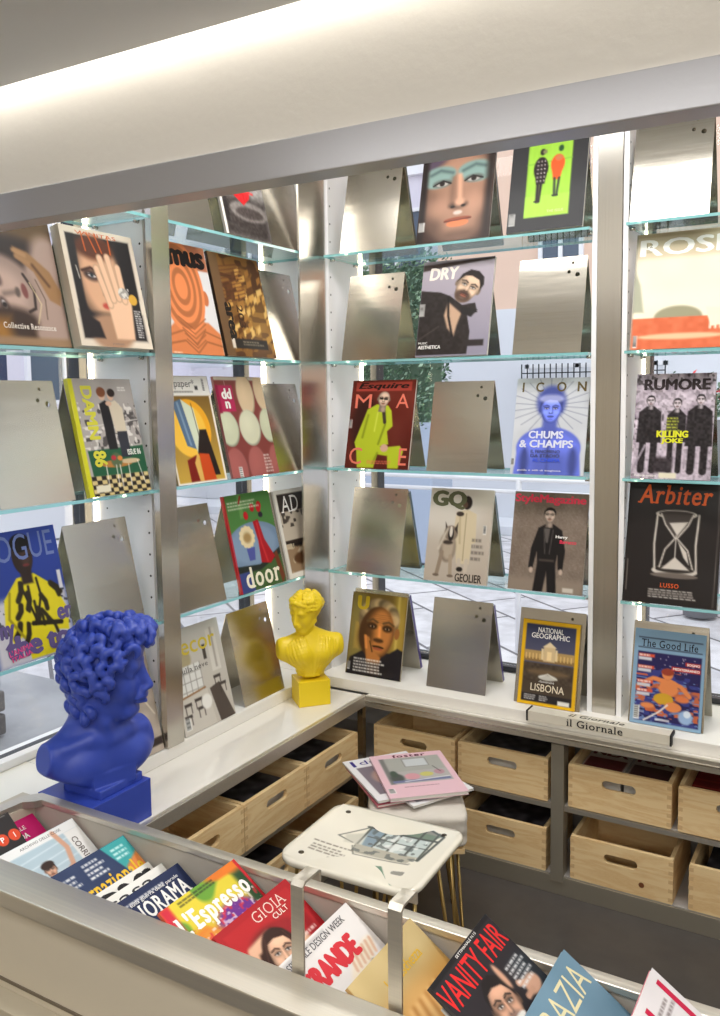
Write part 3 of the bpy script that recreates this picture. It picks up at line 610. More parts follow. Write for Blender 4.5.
def cv_area(c):
    c.c[:] = (124, 86, 40); c.noise(7, .9, 3, (70, 42, 22), .45, sy=2); c.rect(0, 0, .17, 1.4, (104, 78, 52), .02)
    r = random.Random(5)
    for k in range(70):
        x, y = r.uniform(.16, .98), r.uniform(.15, 1.25); w = r.uniform(.04, .13); col = r.choice([(196, 150, 76), (150, 104, 48), (214, 176, 104), (90, 56, 26), (176, 130, 60)])
        c.poly([(x, y), (x + w, y - .05), (x + w, y + .03), (x, y + .09)], col)
    for k in range(10): c.line([(.17, .18 + .055 * k), (.6, .1 + .05 * k)], .012, (90, 48, 28))
    c.poly([(.5, .7), (1, .5), (1, 1.3), (.6, 1.3)], (206, 168, 96), .15, .25); c.rect(.2, 1.14, .86, 1.27, (28, 24, 22)); c.rect(.14, 1.12, .2, 1.27, (206, 196, 180)); c.micro(.36, 1.17, .44, 2, .035, (150, 140, 120))
    return [('area', .13, .52, .48, .13, (24, 18, 16), dict(b=.05, rot=-90)), ('203', .36, .55, .3, .12, (60, 36, 20), dict(b=.02, rot=-90))]
def cv_wall(c):
    c.c[:] = (184, 150, 60); c.rect(0, 0, 1, .26, (232, 230, 224)); c.grad(.26, 1.4, (126, 96, 44), (196, 160, 66)); c.rect(0, 0, 1, .26, (232, 230, 224)); c.ell(.46, .68, .4, .38, (232, 166, 40), .01); c.ell(.4, .7, .36, .34, (240, 190, 70), .02)
    c.poly([(.18, .34), (.36, .3), (.5, .95), (.32, .9)], (84, 108, 136), .01); c.poly([(.26, .34), (.3, .33), (.42, .9), (.38, .9)], (120, 146, 170)); c.poly([(.36, .3), (.58, .42), (.64, .92), (.5, 1.0)], (206, 214, 190), .01); c.line([(.55, .36), (.62, 1.1)], .01, (60, 50, 40))
    c.poly([(.5, 1.0), (.62, .7), (.76, .7), (.88, 1.3), (.72, 1.3)], (36, 26, 24)); c.poly([(.26, 1.08), (.46, 1.02), (.5, 1.36), (.26, 1.36)], (120, 28, 20)); c.poly([(.52, 1.0), (.72, 1.02), (.78, 1.36), (.52, 1.36)], (196, 72, 26)); c.poly([(.4, 1.12), (.5, .98), (.52, 1.36), (.44, 1.36)], (214, 170, 90))
    c.rect(.0, 1.36, 1, 1.42, (232, 228, 220)); c.rect(0, .26, .03, 1.4, (232, 228, 220)); c.rect(.96, .26, 1, 1.4, (232, 228, 220)); c.barcode(.86, .03, .05, .18, True); c.micro(.2, .2, .6, 1, .03, (80, 76, 70)); c.rect(.7, .13, .76, .18, (60, 60, 60))
    return [('Wallpaper*', -.0, .045, .7, .13, (26, 24, 24))]
def cv_ddn(c):
    c.c[:] = (128, 62, 58); c.rect(0, 0, 1, .05, (206, 196, 180)); 
    for (x, y, rx, ry, col) in ((.6, .26, .18, .3, (214, 190, 156)), (.98, .2, .18, .3, (214, 190, 156)), (.12, .72, .2, .24, (196, 200, 172)), (.56, .72, .22, .25, (206, 206, 180)), (.97, .7, .18, .24, (196, 200, 172)), (.14, 1.28, .22, .3, (162, 92, 88)), (.58, 1.26, .2, .28, (164, 94, 90)), (1.0, 1.26, .16, .28, (162, 92, 88))):
        c.ell(x, y, rx, ry, np.array(col) * .72, .01); c.ell(x - .01, y - .015, rx * .96, ry * .96, col, .02); c.ell(x - .04, y - .08, rx * .5, ry * .5, np.clip(np.array(col) * 1.08, 0, 255), .1, .6)
    c.rect(.2, .06, .2, .5, WH); c.rect(0, .12, .34, .48, (176, 40, 84)); c.rect(0, .12, .06, .5, (146, 26, 66)); c.barcode(.15, 1.24, .07, .28, True); c.micro(.72, 1.1, .16, 6, .045, (226, 214, 206))
    return [('dd', .1, .16, .2, .15, WH, dict(b=.05)), ('n', .14, .34, .1, .1, WH, dict(b=.05))]
def cv_door(c):
    c.c[:] = (80, 128, 64); c.rect(0, .0, 1, .5, (78, 130, 66)); c.rect(.28, 0, .36, .35, (104, 156, 84), .02); c.ell(.5, .78, .62, .36, (116, 140, 168), .01); c.ell(.45, .74, .5, .28, (130, 154, 182), .05); c.poly([(0, 1.05), (.5, 1.08), (1, .9), (1, 1.4), (0, 1.4)], (66, 96, 50)); c.poly([(0, 1.0), (.5, 1.04), (1, .86), (1, .95), (.5, 1.12), (0, 1.1)], (36, 44, 40)); c.poly([(0, 1.1), (.3, 1.1), (.3, 1.4), (0, 1.4)], (56, 70, 130)); c.poly([(.84, .94), (.92, .9), (1, 1.3), (.92, 1.4)], (110, 56, 30))
    c.ell(.34, .62, .15, .15, (222, 206, 164), .01)
    for k in range(12): a = k * PI / 6; c.ell(.34 + .13 * math.cos(a), .62 + .13 * math.sin(a), .04, .035, (232, 214, 170), .01)
    c.ell(.34, .63, .08, .07, (170, 140, 90), .03); c.poly([(.28, .78), (.46, .78), (.42, .96), (.3, .96)], (80, 88, 160), .01)
    c.poly([(.52, .42), (.64, .4), (.7, .7), (.86, .98), (.74, 1.06), (.54, 1.02), (.56, .7)], (170, 22, 34), .01); c.line([(.6, .45), (.62, .75), (.68, 1.02)], .03, (206, 50, 56), .02)
    for x, y in ((.56, .22), (.7, .24), (.4, .32), (.72, .2)): c.ell(x, y, .05, .06, (190, 24, 34), .01)
    c.ell(.72, .34, .05, .04, (40, 30, 50), .01); c.micro(.06, .1, .8, 3, .045, (226, 232, 210)); c.line([(.35, .04), (.3, .13)], .03, (170, 22, 34)); c.rect(0, 0, .025, 1.4, (196, 30, 40))
    return [('door', .14, 1.04, .76, .3, (240, 236, 214), dict(b=.03, serif=True))]
def cv_ad(c):
    c.c[:] = (226, 222, 214); c.rect(.07, .07, .95, 1.3, (150, 124, 96)); c.rect(.07, .07, .95, .35, (52, 44, 40)); c.rect(.07, .35, .95, .8, (196, 184, 166)); c.noise(16, .8, 3, (40, 32, 28), .62, box=(.07, .35, .95, .6)); c.rect(.07, .8, .95, .9, (44, 34, 28)); c.noise(9, .9, 8, (206, 190, 160), .55, box=(.07, .85, .95, 1.3)); c.ell(.5, 1.1, .3, .1, (90, 60, 36), .03)
    return [('AD', .12, .1, .5, .26, WH, dict(b=.0, serif=True, it=.1)), ('Trofei', .2, .84, .3, .08, (24, 20, 20), dict(b=.03))]
def cv_decor(c):
    c.c[:] = (196, 192, 184); c.grad(0, .9, (206, 204, 198), (196, 190, 180)); c.ell(.2, .42, .16, .14, (180, 168, 134), .03)
    c.rect(.06, .5, .5, .88, (226, 226, 222)); 
    for k in range(5): c.line([(.06 + .11 * k, .5), (.06 + .11 * k, .88)], .012, (150, 146, 140))
    for k in range(3): c.line([(.06, .6 + .12 * k), (.5, .6 + .12 * k)], .01, (150, 146, 140))
    c.line([(.06, .9), (.52, .86)], .025, (150, 110, 70)); c.rect(.72, .12, .9, .7, (216, 212, 204)); c.rect(.8, .1, .84, .66, (176, 170, 160)); c.rect(.6, .3, .66, .5, (70, 64, 60)); c.poly([(.0, .92), (.55, .88), (.62, 1.4), (0, 1.4)], (206, 200, 190)); c.poly([(.6, .9), (.8, .86), (1, 1.4), (.7, 1.4)], (84, 74, 68))
    for x, y in ((.15, 1.0), (.35, .98), (.12, 1.15), (.38, 1.1), (.78, .78), (.86, .9)): c.rect(x - .07, y - .02, x + .07, y + .02, (70, 62, 58)); c.rect(x - .06, y + .02, x - .045, y + .12, (70, 62, 58)); c.rect(x + .045, y + .02, x + .06, y + .12, (70, 62, 58))
    c.ell(.5, 1.05, .1, .1, (236, 234, 228), .02); c.barcode(.04, 1.16, .1, .16, True)
    return [('elle', .1, .02, .14, .04, (150, 150, 150)), ('decor', .02, .12, .86, .24, (214, 192, 70), dict(b=.01)), ('sulla neve', .1, .52, .55, .07, (96, 92, 90), dict(serif=True))]
def cv_coll(c):
    c.c[:] = (70, 52, 40); c.noise(4, 50, 4); c.rect(.3, 0, 1, .35, (96, 72, 44), .1); sk = np.array((166, 142, 130)); c.ell(.4, .5, .5, .22, (40, 28, 24), .08)
    c.poly([(.62, .5), (1, .3), (1, 1.36), (.62, 1.36), (.5, .95)], sk, .05); c.ell(.9, .45, .2, .22, sk * 1.02, .08); c.ell(.30, .82, .42, .34, sk * .9, .05, rot=20); c.ell(.26, .85, .32, .26, sk * 1.12, .12, rot=20)
    c.ell(.24, .72, .085, .045, (84, 66, 62), .03, rot=65); c.ell(.28, .99, .085, .045, (84, 66, 62), .03, rot=65); c.ell(.24, .72, .05, .025, (190, 182, 180), .01, rot=70); c.ell(.28, .99, .05, .025, (190, 182, 180), .01, rot=70); c.ell(.24, .72, .026, .026, (24, 20, 22), .01); c.ell(.28, .99, .026, .026, (24, 20, 22), .01); c.line([(.3, .88), (.44, .85)], .05, sk * .78, .03); c.ell(.46, .85, .03, .05, sk * .55, .02); c.ell(.545, .83, .035, .075, (118, 66, 62), .015, rot=-10)
    c.line([(.56, .66), (.66, .82), (.64, 1.0), (.56, 1.04)], .03, (46, 34, 30), .01); c.ell(.3, 1.14, .34, .14, (56, 40, 32), .06); c.line([(.7, .7), (.78, .9), (.76, 1.1)], .012, (90, 74, 60)); c.line([(.62, .74), (.72, .95), (.64, 1.15)], .012, (210, 190, 150))
    c.poly([(.5, .38), (.66, .42), (.9, .6), (1, .8), (.96, .95), (.84, .9), (.7, .62), (.52, .5)], (150, 112, 72), .02); c.line([(.5, .42), (.62, .46)], .05, (170, 130, 88), .02); c.line([(.52, .48), (.66, .54)], .05, (160, 120, 80), .02); c.line([(.7, .55), (.86, .75)], .03, (90, 60, 36), .02); c.rect(0, 1.12, .3, 1.4, (156, 108, 44), .1)
    c.rect(0, 1.3, 1, 1.4, (150, 120, 90), .03)
    return [('Collective Resonance', .22, 1.16, .62, .06, (226, 216, 204), dict(serif=True, b=.02))]
def cv_hand(c):
    c.c[:] = (216, 204, 186); c.rect(.07, .08, .93, 1.17, (36, 32, 32)); sk = np.array((206, 160, 126))
    c.ell(.42, .55, .31, .46, sk * .55, .03); c.ell(.44, .52, .28, .42, sk, .08); c.ell(.42, .2, .26, .13, (84, 44, 26), .05); c.rect(.07, .08, .17, 1.17, (30, 27, 28), .02); c.rect(.74, .08, .93, .7, (30, 27, 28), .03); c.rect(.07, .9, .93, 1.17, (36, 32, 34), .04); c.ell(.45, 1.1, .3, .2, sk * .8, .05)
    c.ell(.32, .5, .11, .06, (70, 50, 44), .03, rot=8); c.ell(.32, .5, .06, .022, (200, 190, 186), .01, rot=8); c.ell(.32, .5, .024, .024, (60, 74, 84), .01); c.ell(.32, .5, .01, .01, (10, 10, 12)); c.line([(.255, .495), (.32, .478), (.385, .505)], .012, (30, 20, 20), .005); c.line([(.2, .46), (.32, .42), (.44, .47)], .03, (60, 34, 24), .015); c.ell(.47, .82, .08, .035, (176, 70, 60), .02); c.line([(.46, .5), (.44, .7)], .03, sk * .7, .02); c.line([(.13, .42), (.15, .55)], .012, (196, 190, 180))
    h = np.array((222, 182, 150))
    c.poly([(.46, .75), (.82, .7), (.76, 1.17), (.5, 1.17)], h, .02)
    for i, (x0, y0, x1, y1) in enumerate(((.5, .8, .4, .42), (.56, .74, .47, .3), (.64, .72, .58, .28), (.72, .74, .7, .38))):
        c.line([(x0, y0), (x1, y1)], .085, h * .72, .015); c.line([(x0, y0), (x1, y1)], .07, h, .015)
    c.ell(.72, .66, .075, .06, (150, 146, 140), .01); c.noise(40, .8, 3, (220, 216, 206), .55, box=(.65, .6, .8, .72)); c.ell(.84, .72, .06, .06, (206, 160, 60), .005)
    c.poly([(.1, .9), (.3, 1.0), (.34, 1.17), (.07, 1.17)], (36, 30, 32), .02)
    for x0, x1 in ((.28, .3), (.36, .44), (.46, .52), (.64, .64)): c.line([(x0, .04), (x1, .24)], .014, (214, 98, 32))
    c.micro(.82, .84, .1, 12, .026, WH, 6); c.rect(0, .0, .0, 0, WH)
    return [('VANITAS', .2, .035, .56, .04, (196, 90, 40), dict(b=0)), ('premium', .42, 1.21, .16, .03, (120, 110, 100))]
def cv_damn(c):
    c.c[:] = (166, 160, 156); c.noise(5, 12, 4); c.noise(18, .9, 6, (70, 66, 66), .66, box=(0, .3, 1, .85)); c.noise(22, .8, 8, (226, 222, 216), .64, box=(0, .28, 1, .85))
    c.line([(.1, .58), (1, .5)], .012, (214, 210, 204)); c.poly([(.1, .85), (1, .82), (1, 1.2), (.12, 1.2)], (34, 86, 58)); c.rect(0, 1.15, 1, 1.4, (206, 186, 130))
    for i in range(14):
        for j in range(5):
            if (i + j) % 2: c.rect(i / 13, 1.15 + j * .05, i / 13 + .075, 1.2 + j * .05, (34, 30, 28))
    c.poly([(.42, .3), (.52, .26), (.58, .3), (.58, .85), (.44, .85)], (30, 28, 32), .01); c.poly([(.56, .3), (.68, .26), (.78, .36), (.78, .66), (.6, .66)], (206, 194, 172), .01); c.rect(.62, .64, .78, .95, (44, 46, 56), .01); c.ell(.48, .19, .055, .07, (206, 170, 146), .005); c.ell(.48, .16, .07, .06, (120, 70, 44), .01); c.ell(.62, .2, .05, .065, (206, 170, 146), .005); c.ell(.64, .17, .06, .05, (40, 28, 26), .01); c.ell(.57, .3, .05, .03, (206, 170, 146), .01)
    c.ell(.52, 1.02, .25, .045, (176, 120, 60), .005); c.ell(.74, 1.0, .16, .03, (196, 176, 140), .005); c.ell(.52, .98, .09, .09, (84, 100, 70), .02); c.ell(.48, .95, .04, .03, (170, 50, 60)); c.ell(.58, .96, .04, .03, (206, 130, 60))
    for x in (.34, .5, .56, .7): c.line([(x, 1.04), (x - .01, 1.3)], .012, (236, 230, 220))
    c.line([(.86, 1.0), (.92, 1.28)], .01, (236, 230, 220)); c.rect(.12, 1.26, .34, 1.34, (220, 214, 190)); c.rect(0, 0, .07, 1.4, (204, 202, 40)); c.micro(.76, .1, .16, 2, .03, WH)
    Yw = (206, 202, 66)
    return [('DAMN', .17, -.08, .66, .17, Yw, dict(b=.05, rot=-90)), ('86', .17, .66, .2, .2, Yw, dict(b=.05, rot=-90)), ('ISSUE 86', .72, .86, .22, .07, (226, 230, 220), dict(b=.03))]
def cv_vogue(c):
    c.c[:] = (46, 66, 146); c.grad(0, .8, (50, 72, 158), (40, 58, 132)); c.rect(0, .7, 1, 1.4, (190, 190, 198), .06); c.noise(24, .9, 4, (60, 60, 70), .6, box=(0, .7, 1, 1.1)); sk = (48, 36, 32); y = (214, 200, 34)
    c.poly([(.2, .7), (.4, .5), (.62, .48), (.86, .66), (.98, .95), (.94, 1.16), (.76, 1.12), (.78, 1.36), (.4, 1.36), (.36, 1.1), (.22, 1.16), (.16, .95)], y, .01)
    r = random.Random(8)
    for k in range(15):
        x0, y0 = r.uniform(.3, .88), r.uniform(.56, 1.0); dx = (x0 - .56) * .35 + r.uniform(-.05, .05); L = r.uniform(.1, .26)
        c.line([(x0, y0), (x0 + dx * .5 + .02, y0 + L * .5), (x0 + dx, min(y0 + L, 1.28))], r.uniform(.03, .07), (44, 38, 22), .012)
    c.line([(.42, .55), (.5, .8), (.56, 1.0), (.66, .72), (.64, .54)], .03, (44, 38, 22), .008); c.line([(.28, .64), (.22, .9), (.36, 1.12)], .03, (150, 138, 26), .01)
    c.line([(.5, 1.0), (.86, 1.06)], .05, (40, 34, 20), .01); c.ell(.52, .28, .13, .2, sk, .01); c.ell(.56, .28, .06, .14, (84, 62, 52), .05, .7); c.rect(.46, .4, .6, .58, sk, .02); c.ell(.52, .14, .13, .1, (24, 20, 22), .01); c.line([(.46, .28), (.5, .28)], .02, (20, 14, 14)); c.line([(.56, .28), (.61, .28)], .02, (20, 14, 14)); c.ell(.55, .38, .04, .015, (110, 50, 50), .01)
    c.rect(.92, .5, .97, .7, (206, 206, 210)); c.rect(0, 1.06, .2, 1.4, (214, 208, 60), .02, .0)
    V = (96, 84, 130)
    return [('VOGUE', .02, .04, .92, .28, (108, 124, 178), dict(b=.0)), ('my', .02, .95, .24, .2, V, dict(b=.06)), ('er', .82, .9, .2, .14, V, dict(b=.06)), ('the to', .1, 1.08, .84, .24, V, dict(b=.07)), ('L\'ANIMA', .14, 1.22, .3, .06, (214, 70, 130), dict(b=.02, rot=8)), ('ITALIA', .16, 1.29, .26, .05, (214, 70, 130), dict(b=.02, rot=8))]
def cv_behind(c):
    c.c[:] = (190, 176, 160); c.noise(9, 30, 3); c.ell(.8, .5, .1, .2, (190, 90, 60), .03); c.micro(.55, .2, .4, 5, .1, (170, 100, 80)); c.line([(.5, .2), (.95, .9)], .02, (230, 220, 200)); c.rect(.6, 1.2, 1, 1.3, (60, 50, 46)); return []
# counter rack
def cv_black(c):
    c.c[:] = (44, 40, 40); c.poly([(.1, .16), (.5, .14), (.42, .3), (.1, .3)], (226, 224, 220)); c.rect(0, .02, .9, .05, (200, 196, 190), al=.4)
    for x in (.28, .58, .86): c.ell(x, .5, .13, .13, (214, 74, 40))
    return [('R', .23, .44, .09, .12, WH, dict(b=.03)), ('P', .54, .44, .08, .12, WH, dict(b=.03)), ('I', .85, .44, .02, .12, WH, dict(b=.05))]
def cv_pink(c):
    c.c[:] = (196, 30, 106); c.ell(.7, .5, .2, .1, (206, 60, 120), .1)
    return [('SPECIALE', .52, .1, .3, .05, WH), ('GUIDA', .56, .19, .24, .07, WH, dict(b=.03)), ('2024', .58, .3, .2, .06, WH)]
def cv_pool(c):
    c.c[:] = (226, 226, 226); c.rect(.08, .1, .94, 1.4, (176, 196, 206)); c.grad(.1, 1.2, (170, 190, 202), (196, 208, 214), al=.8); c.rect(0, 0, 1, .1, (228, 228, 228)); c.rect(0, 0, .08, 1.4, (228, 228, 228)); c.rect(.8, .1, 1, 1.4, (228, 226, 224))
    for k in range(7): c.line([(.08, .2 + .1 * k), (.8, .16 + .1 * k)], .012, (214, 224, 230), .01, .8)
    c.ell(.42, .62, .4, .2, (206, 216, 222), .04, .7); sk = (206, 158, 132)
    c.line([(.70, .05), (.74, .25), (.68, .44), (.54, .52)], .055, sk, .01); c.line([(.4, .52), (.26, .50), (.1, .36)], .05, sk, .01); c.poly([(.33, .5), (.57, .5), (.6, 1.3), (.33, 1.3)], sk, .03); face(c, .44, .38, .085, (206, 158, 132), (60, 40, 32), 8, .65, neck=True); c.ell(.44, .32, .075, .045, (50, 34, 28), .01)
    c.poly([(.34, .62), (.58, .62), (.6, 1.1), (.34, 1.1)], (40, 60, 90), .02)
    return [('ARCHIVIO DELLE COSE', .3, .035, .5, .03, (90, 90, 90)), ('CORRIERE', .83, .12, .4, .07, (96, 84, 80), dict(b=.01, rot=-90))]
def cv_naz(c):
    c.c[:] = (44, 58, 92); c.poly([(.68, 0), (1, 0), (1, .45), (.82, .42)], (60, 158, 160)); c.poly([(.8, .3), (1, .2), (1, .6), (.84, .62)], (214, 128, 66), .02); c.noise(6, 10, 3); c.micro(.08, .1, .26, 3, .05, WH, 3); c.micro(.4, .06, .24, 4, .05, WH, 4); c.micro(.76, .07, .18, 3, .05, (210, 236, 236), 5); c.rect(0, .62, 1, 1.4, (206, 150, 90), .05)
    return [('Internazionale', .02, .25, .95, .19, (226, 184, 48), dict(b=.03, serif=True))]
def cv_domi(c):
    c.c[:] = (230, 228, 222); c.rect(.06, .5, .94, 1.3, (190, 186, 176)); c.ell(.5, .8, .3, .2, (90, 86, 80), .05)
    return [('OMI', .16, .045, .8, .24, (34, 32, 34), dict(b=.09))]
def cv_white2(c):
    c.c[:] = (232, 230, 224); c.rect(.1, .2, .9, 1.2, (180, 190, 196)); return [('casa', .2, .06, .6, .1, (60, 60, 60))]
def cv_rama(c):
    c.c[:] = (36, 46, 80); c.rect(.06, .48, .94, 1.3, (150, 120, 100)); face(c, .5, .9, .3, (200, 160, 136), (50, 36, 30))
    c.micro(.08, .07, .84, 1, .04, WH, 4)
    return [('PANORAMA', .06, .13, .88, .17, WH, dict(b=.03, serif=True)), ('parole sulla guerra delle parole', .1, .08, .8, .045, WH)]
def cv_esp(c):
    c.c[:] = (214, 196, 60); c.noise(4, .95, 3, (96, 150, 54), .5); c.noise(4, .9, 9, (222, 110, 40), .6); c.ell(.62, .62, .34, .34, (110, 50, 140), .04); c.rect(0, 0, .1, 1.4, (196, 40, 60), .03); c.ell(.25, .65, .24, .3, (226, 150, 60), .06); c.rect(.86, .1, 1, .6, (40, 70, 40), .04)
    c.noise(36, .7, 5, (236, 226, 226), .68, box=(.1, .3, .95, 1.0)); c.noise(30, .7, 6, (214, 50, 60), .72, box=(.1, .3, .95, 1.0)); c.rect(0, .9, 1, 1.4, (206, 60, 40), .05); c.micro(.2, .03, .5, 2, .03, (40, 40, 30), 5); c.rect(.965, 0, 1, 1.4, (190, 30, 44)); c.micro(.62, .52, .3, 6, .04, (236, 226, 240), 9)
    return [("L'Espresso", .05, .12, .88, .26, (240, 236, 232), dict(b=.05, serif=True))]
def cv_red(c):
    c.c[:] = (164, 30, 36); c.rect(.06, .06, .94, 1.3, (176, 36, 40)); c.ell(.40, .56, .36, .34, (56, 32, 24), .06); sk = (222, 176, 146)
    c.poly([(.5, .3), (.7, .3), (.82, .6), (.78, 1.1), (.64, .9)], sk, .03); c.line([(.1, .5), (.2, .3), (.45, .28)], .1, sk, .02); c.ell(.55, .32, .2, .1, (150, 34, 38), .03)
    face(c, .44, .46, .21, sk, (56, 34, 26), 12, .7, hairstyle='long', lips=(196, 40, 44), neck=False); c.line([(.86, .3), (.86, 1.0)], .1, (150, 26, 32), .03); c.micro(.7, .45, .25, 6, .06, (236, 214, 206), 7); c.rect(.0, .85, .14, 1.4, (226, 80, 50), .03)
    return [('GIOIA', .42, .05, .42, .10, (226, 206, 196), dict(b=-.01, serif=True)), ('CULT', .60, .165, .20, .05, (236, 226, 216), dict(b=.01))]
def cv_mask(c):
    c.c[:] = (226, 222, 220); c.noise(4, 10, 2); sk = (214, 178, 154)
    face(c, .66, .62, .20, sk, (34, 28, 28), 15, .65, neck=True); c.ell(.7, .42, .26, .08, (232, 220, 200), .03, rot=-20)
    for k in range(6): c.line([(.58 + .06 * k, .44), (.62 + .06 * k, .33)], .03, (214, 176, 150), .01)
    c.rect(.03, .02, .6, .05, (120, 116, 116), al=.3)
    P = (206, 50, 60)
    return [('GRANDE', .04, .17, .74, .2, P, dict(b=.09)), ('SPECIALE DESIGN WEEK', .05, .04, .8, .06, (90, 88, 92), dict(b=.01))]
def cv_sand(c):
    c.c[:] = (190, 168, 118); c.noise(5, 16, 4); c.rect(0, .36, 1, 1.4, (196, 140, 64), .2); c.ell(.42, .8, .42, .44, (224, 176, 110), .12)
    for k in range(10): c.line([(.1 + .08 * k, 1.2), (.2 + .06 * k, .7), (.3 + .05 * k, .45)], .03, (170, 104, 40) if k % 2 else (238, 202, 140), .03, .6)
    return [('La freschezza', .3, .16, .52, .09, (214, 170, 40), dict(b=.01))]
def cv_vf(c):
    c.c[:] = (40, 36, 40); c.poly([(.1, .8), (.5, .68), (.95, .75), (1, 1.4), (0, 1.4)], (26, 24, 30), .02); c.rect(.8, .35, 1, 1.2, (30, 40, 48), .1); c.poly([(.46, .98), (.62, .98), (.6, 1.4), (.48, 1.4)], (214, 210, 206), .01); c.poly([(.52, 1.02), (.58, 1.02), (.58, 1.4), (.52, 1.4)], (24, 22, 26))
    face(c, .44, .47, .21, (198, 152, 126), (30, 24, 24), 12, .5, beard=(150, 120, 108)); c.ell(.46, .585, .08, .026, (236, 232, 226), .01)
    c.ell(.82, .54, .10, .07, (206, 160, 134), .02); c.line([(.78, .50), (.7, .46)], .05, (206, 160, 134), .01); c.line([(.78, .56), (.68, .56)], .045, (200, 154, 128), .01); c.ell(.62, .34, .03, .1, (200, 154, 128), .02); c.micro(.70, .33, .26, 5, .04, (226, 226, 226), 9); c.rect(0, 0, 1, .035, (24, 22, 24))
    return [('VANITY FAIR', .0, .055, .98, .19, (214, 40, 40), dict(b=.01)), ('SETTIMANALE N.15', .4, .012, .35, .02, WH)]
def cv_grazia(c):
    c.c[:] = (104, 136, 156); c.noise(4, 10, 4); face(c, .42, .52, .22, (206, 164, 144), (40, 32, 32), -5, .65, hairstyle='long', beard=None); c.ell(.74, .5, .06, .05, (60, 56, 60), .01); c.micro(.7, .58, .26, 4, .06, (226, 214, 180), 3)
    return [('GRAZIA', .05, .07, .9, .2, (216, 208, 166), dict(b=-.005))]
def cv_tmag(c):
    c.c[:] = (216, 212, 214); c.noise(5, 10, 3); c.rect(.0, 0, .03, 1.4, (180, 30, 60)); face(c, .5, 1.0, .3, (206, 170, 150), (110, 90, 80)); c.micro(.6, .14, .3, 2, .05, (120, 110, 110), 4)
    return [('TU', .1, .06, .84, .5, (190, 24, 66), dict(b=-.01))]
def cv_edge(c):
    c.c[:] = (206, 204, 204); c.noise(5, 20, 3); return [('MODA', .1, .08, .7, .2, (120, 110, 110))]
# pouf pile
def cv_foster(c):
    c.c[:] = (224, 186, 196); c.rect(.1, .14, .92, .98, (166, 166, 160)); c.rect(.1, .6, .92, .98, (176, 172, 170)); c.rect(.4, .2, .72, .46, (196, 200, 202)); c.rect(.4, .2, .72, .46, (110, 110, 108), al=.0); c.line([(.4, .2), (.72, .2), (.72, .46), (.4, .46), (.4, .2)], .012, (120, 118, 114)); c.rect(.1, .14, .16, .98, (120, 120, 118), .02)
    c.ell(.42, .78, .1, .1, (206, 150, 158), .01); c.ell(.62, .74, .09, .07, (196, 190, 110), .01); c.ell(.8, .7, .07, .08, (180, 140, 150), .01); c.ell(.22, .8, .09, .14, (80, 84, 82), .03); c.rect(.14, .88, .9, .95, (110, 116, 150), .01); c.line([(.3, .92), (.9, .86)], .02, (226, 226, 230)); c.line([(.76, .5), (.82, .7)], .012, (80, 80, 80)); c.ell(.2, .66, .05, .1, (70, 84, 74), .02)
    c.barcode(.03, 1.1, .08, .14, True); c.micro(.25, 1.08, .6, 1, .03, (130, 90, 100))
    return [('foster', .3, .03, .46, .1, (96, 34, 60), dict(b=.03, serif=True))]
def cv_white3(c):
    c.c[:] = (226, 224, 226); c.rect(.1, .3, .9, 1.2, (120, 110, 120), .01); c.ell(.5, .7, .3, .3, (170, 140, 130), .05); return [('I', .08, .06, .05, .2, (60, 50, 130), dict(b=.02)), ('dea', .2, .08, .4, .14, (60, 50, 130))]
def cv_white4(c):
    c.c[:] = (230, 230, 230); c.rect(.1, .4, .9, 1.3, (160, 166, 176)); return [('Stile', .5, .05, .4, .12, (60, 56, 120), dict(serif=True))]
def cv_pinkish(c):
    c.c[:] = (214, 120, 136); c.rect(.1, .3, .9, 1.2, (120, 96, 100)); c.ell(.4, .7, .2, .3, (180, 150, 140), .03); return [('rosa', .1, .06, .5, .15, WH)]
def cv_stool(c):                                      # printed seat of the stool: kiosk drawing, text lines, green sketch
    c.c[:] = (233, 227, 212)
    k = (84, 88, 84)
    c.poly([(.36, .12), (.5, .03), (.72, .03), (.9, .12), (.86, .2), (.4, .2)], (116, 132, 116)); c.poly([(.54, .0), (.74, .02), (.9, .12), (.72, .1)], (140, 138, 130)); c.poly([(.36, .2), (.86, .2), (.86, .46), (.4, .46)], (196, 206, 204)); c.poly([(.36, .2), (.5, .18), (.5, .46), (.42, .48)], (130, 150, 164), .01)
    for x in (.36, .5, .62, .76, .87): c.line([(x, .08), (x + .02 * (x < .5), .5)], .018, k)
    c.line([(.34, .2), (.9, .2)], .026, k); c.line([(.36, .13), (.5, .03), (.74, .02), (.92, .12), (.88, .5)], .022, k); c.line([(.4, .33), (.88, .33)], .012, k); c.line([(.36, .2), (.2, .42), (.34, .46)], .012, k); c.poly([(.36, .46), (.86, .46), (.82, .56), (.42, .58)], (176, 172, 158), .01); c.noise(26, .7, 3, (90, 96, 96), .62, box=(.38, .2, .86, .56)); c.noise(20, .6, 8, (240, 240, 236), .6, box=(.5, .22, .84, .46))
    c.line([(.36, .5), (.42, .6), (.84, .57)], .012, k, al=.7); c.poly([(.24, .38), (.36, .3), (.4, .46), (.28, .48)], (180, 178, 166), .02, .6)
    c.micro(.08, .56, .42, 1, .03, (120, 112, 100), 3); c.micro(.1, .61, .3, 3, .035, (140, 132, 120), 4); c.micro(.28, .72, .28, 4, .03, (150, 142, 130), 5)
    c.poly([(.62, .68), (.68, .66), (.78, .8), (.72, .84)], (110, 140, 118), .005); c.poly([(.7, .78), (.86, .86), (.84, .9), (.68, .84)], (140, 160, 140), .005); c.noise(20, .7, 6, (110, 110, 106), .6, box=(.74, .66, .95, .76))
    return []

cv_hand.asp = 1.26; cv_rose.asp = 1.36; cv_mus.asp = 1.42; cv_stool.asp = .86
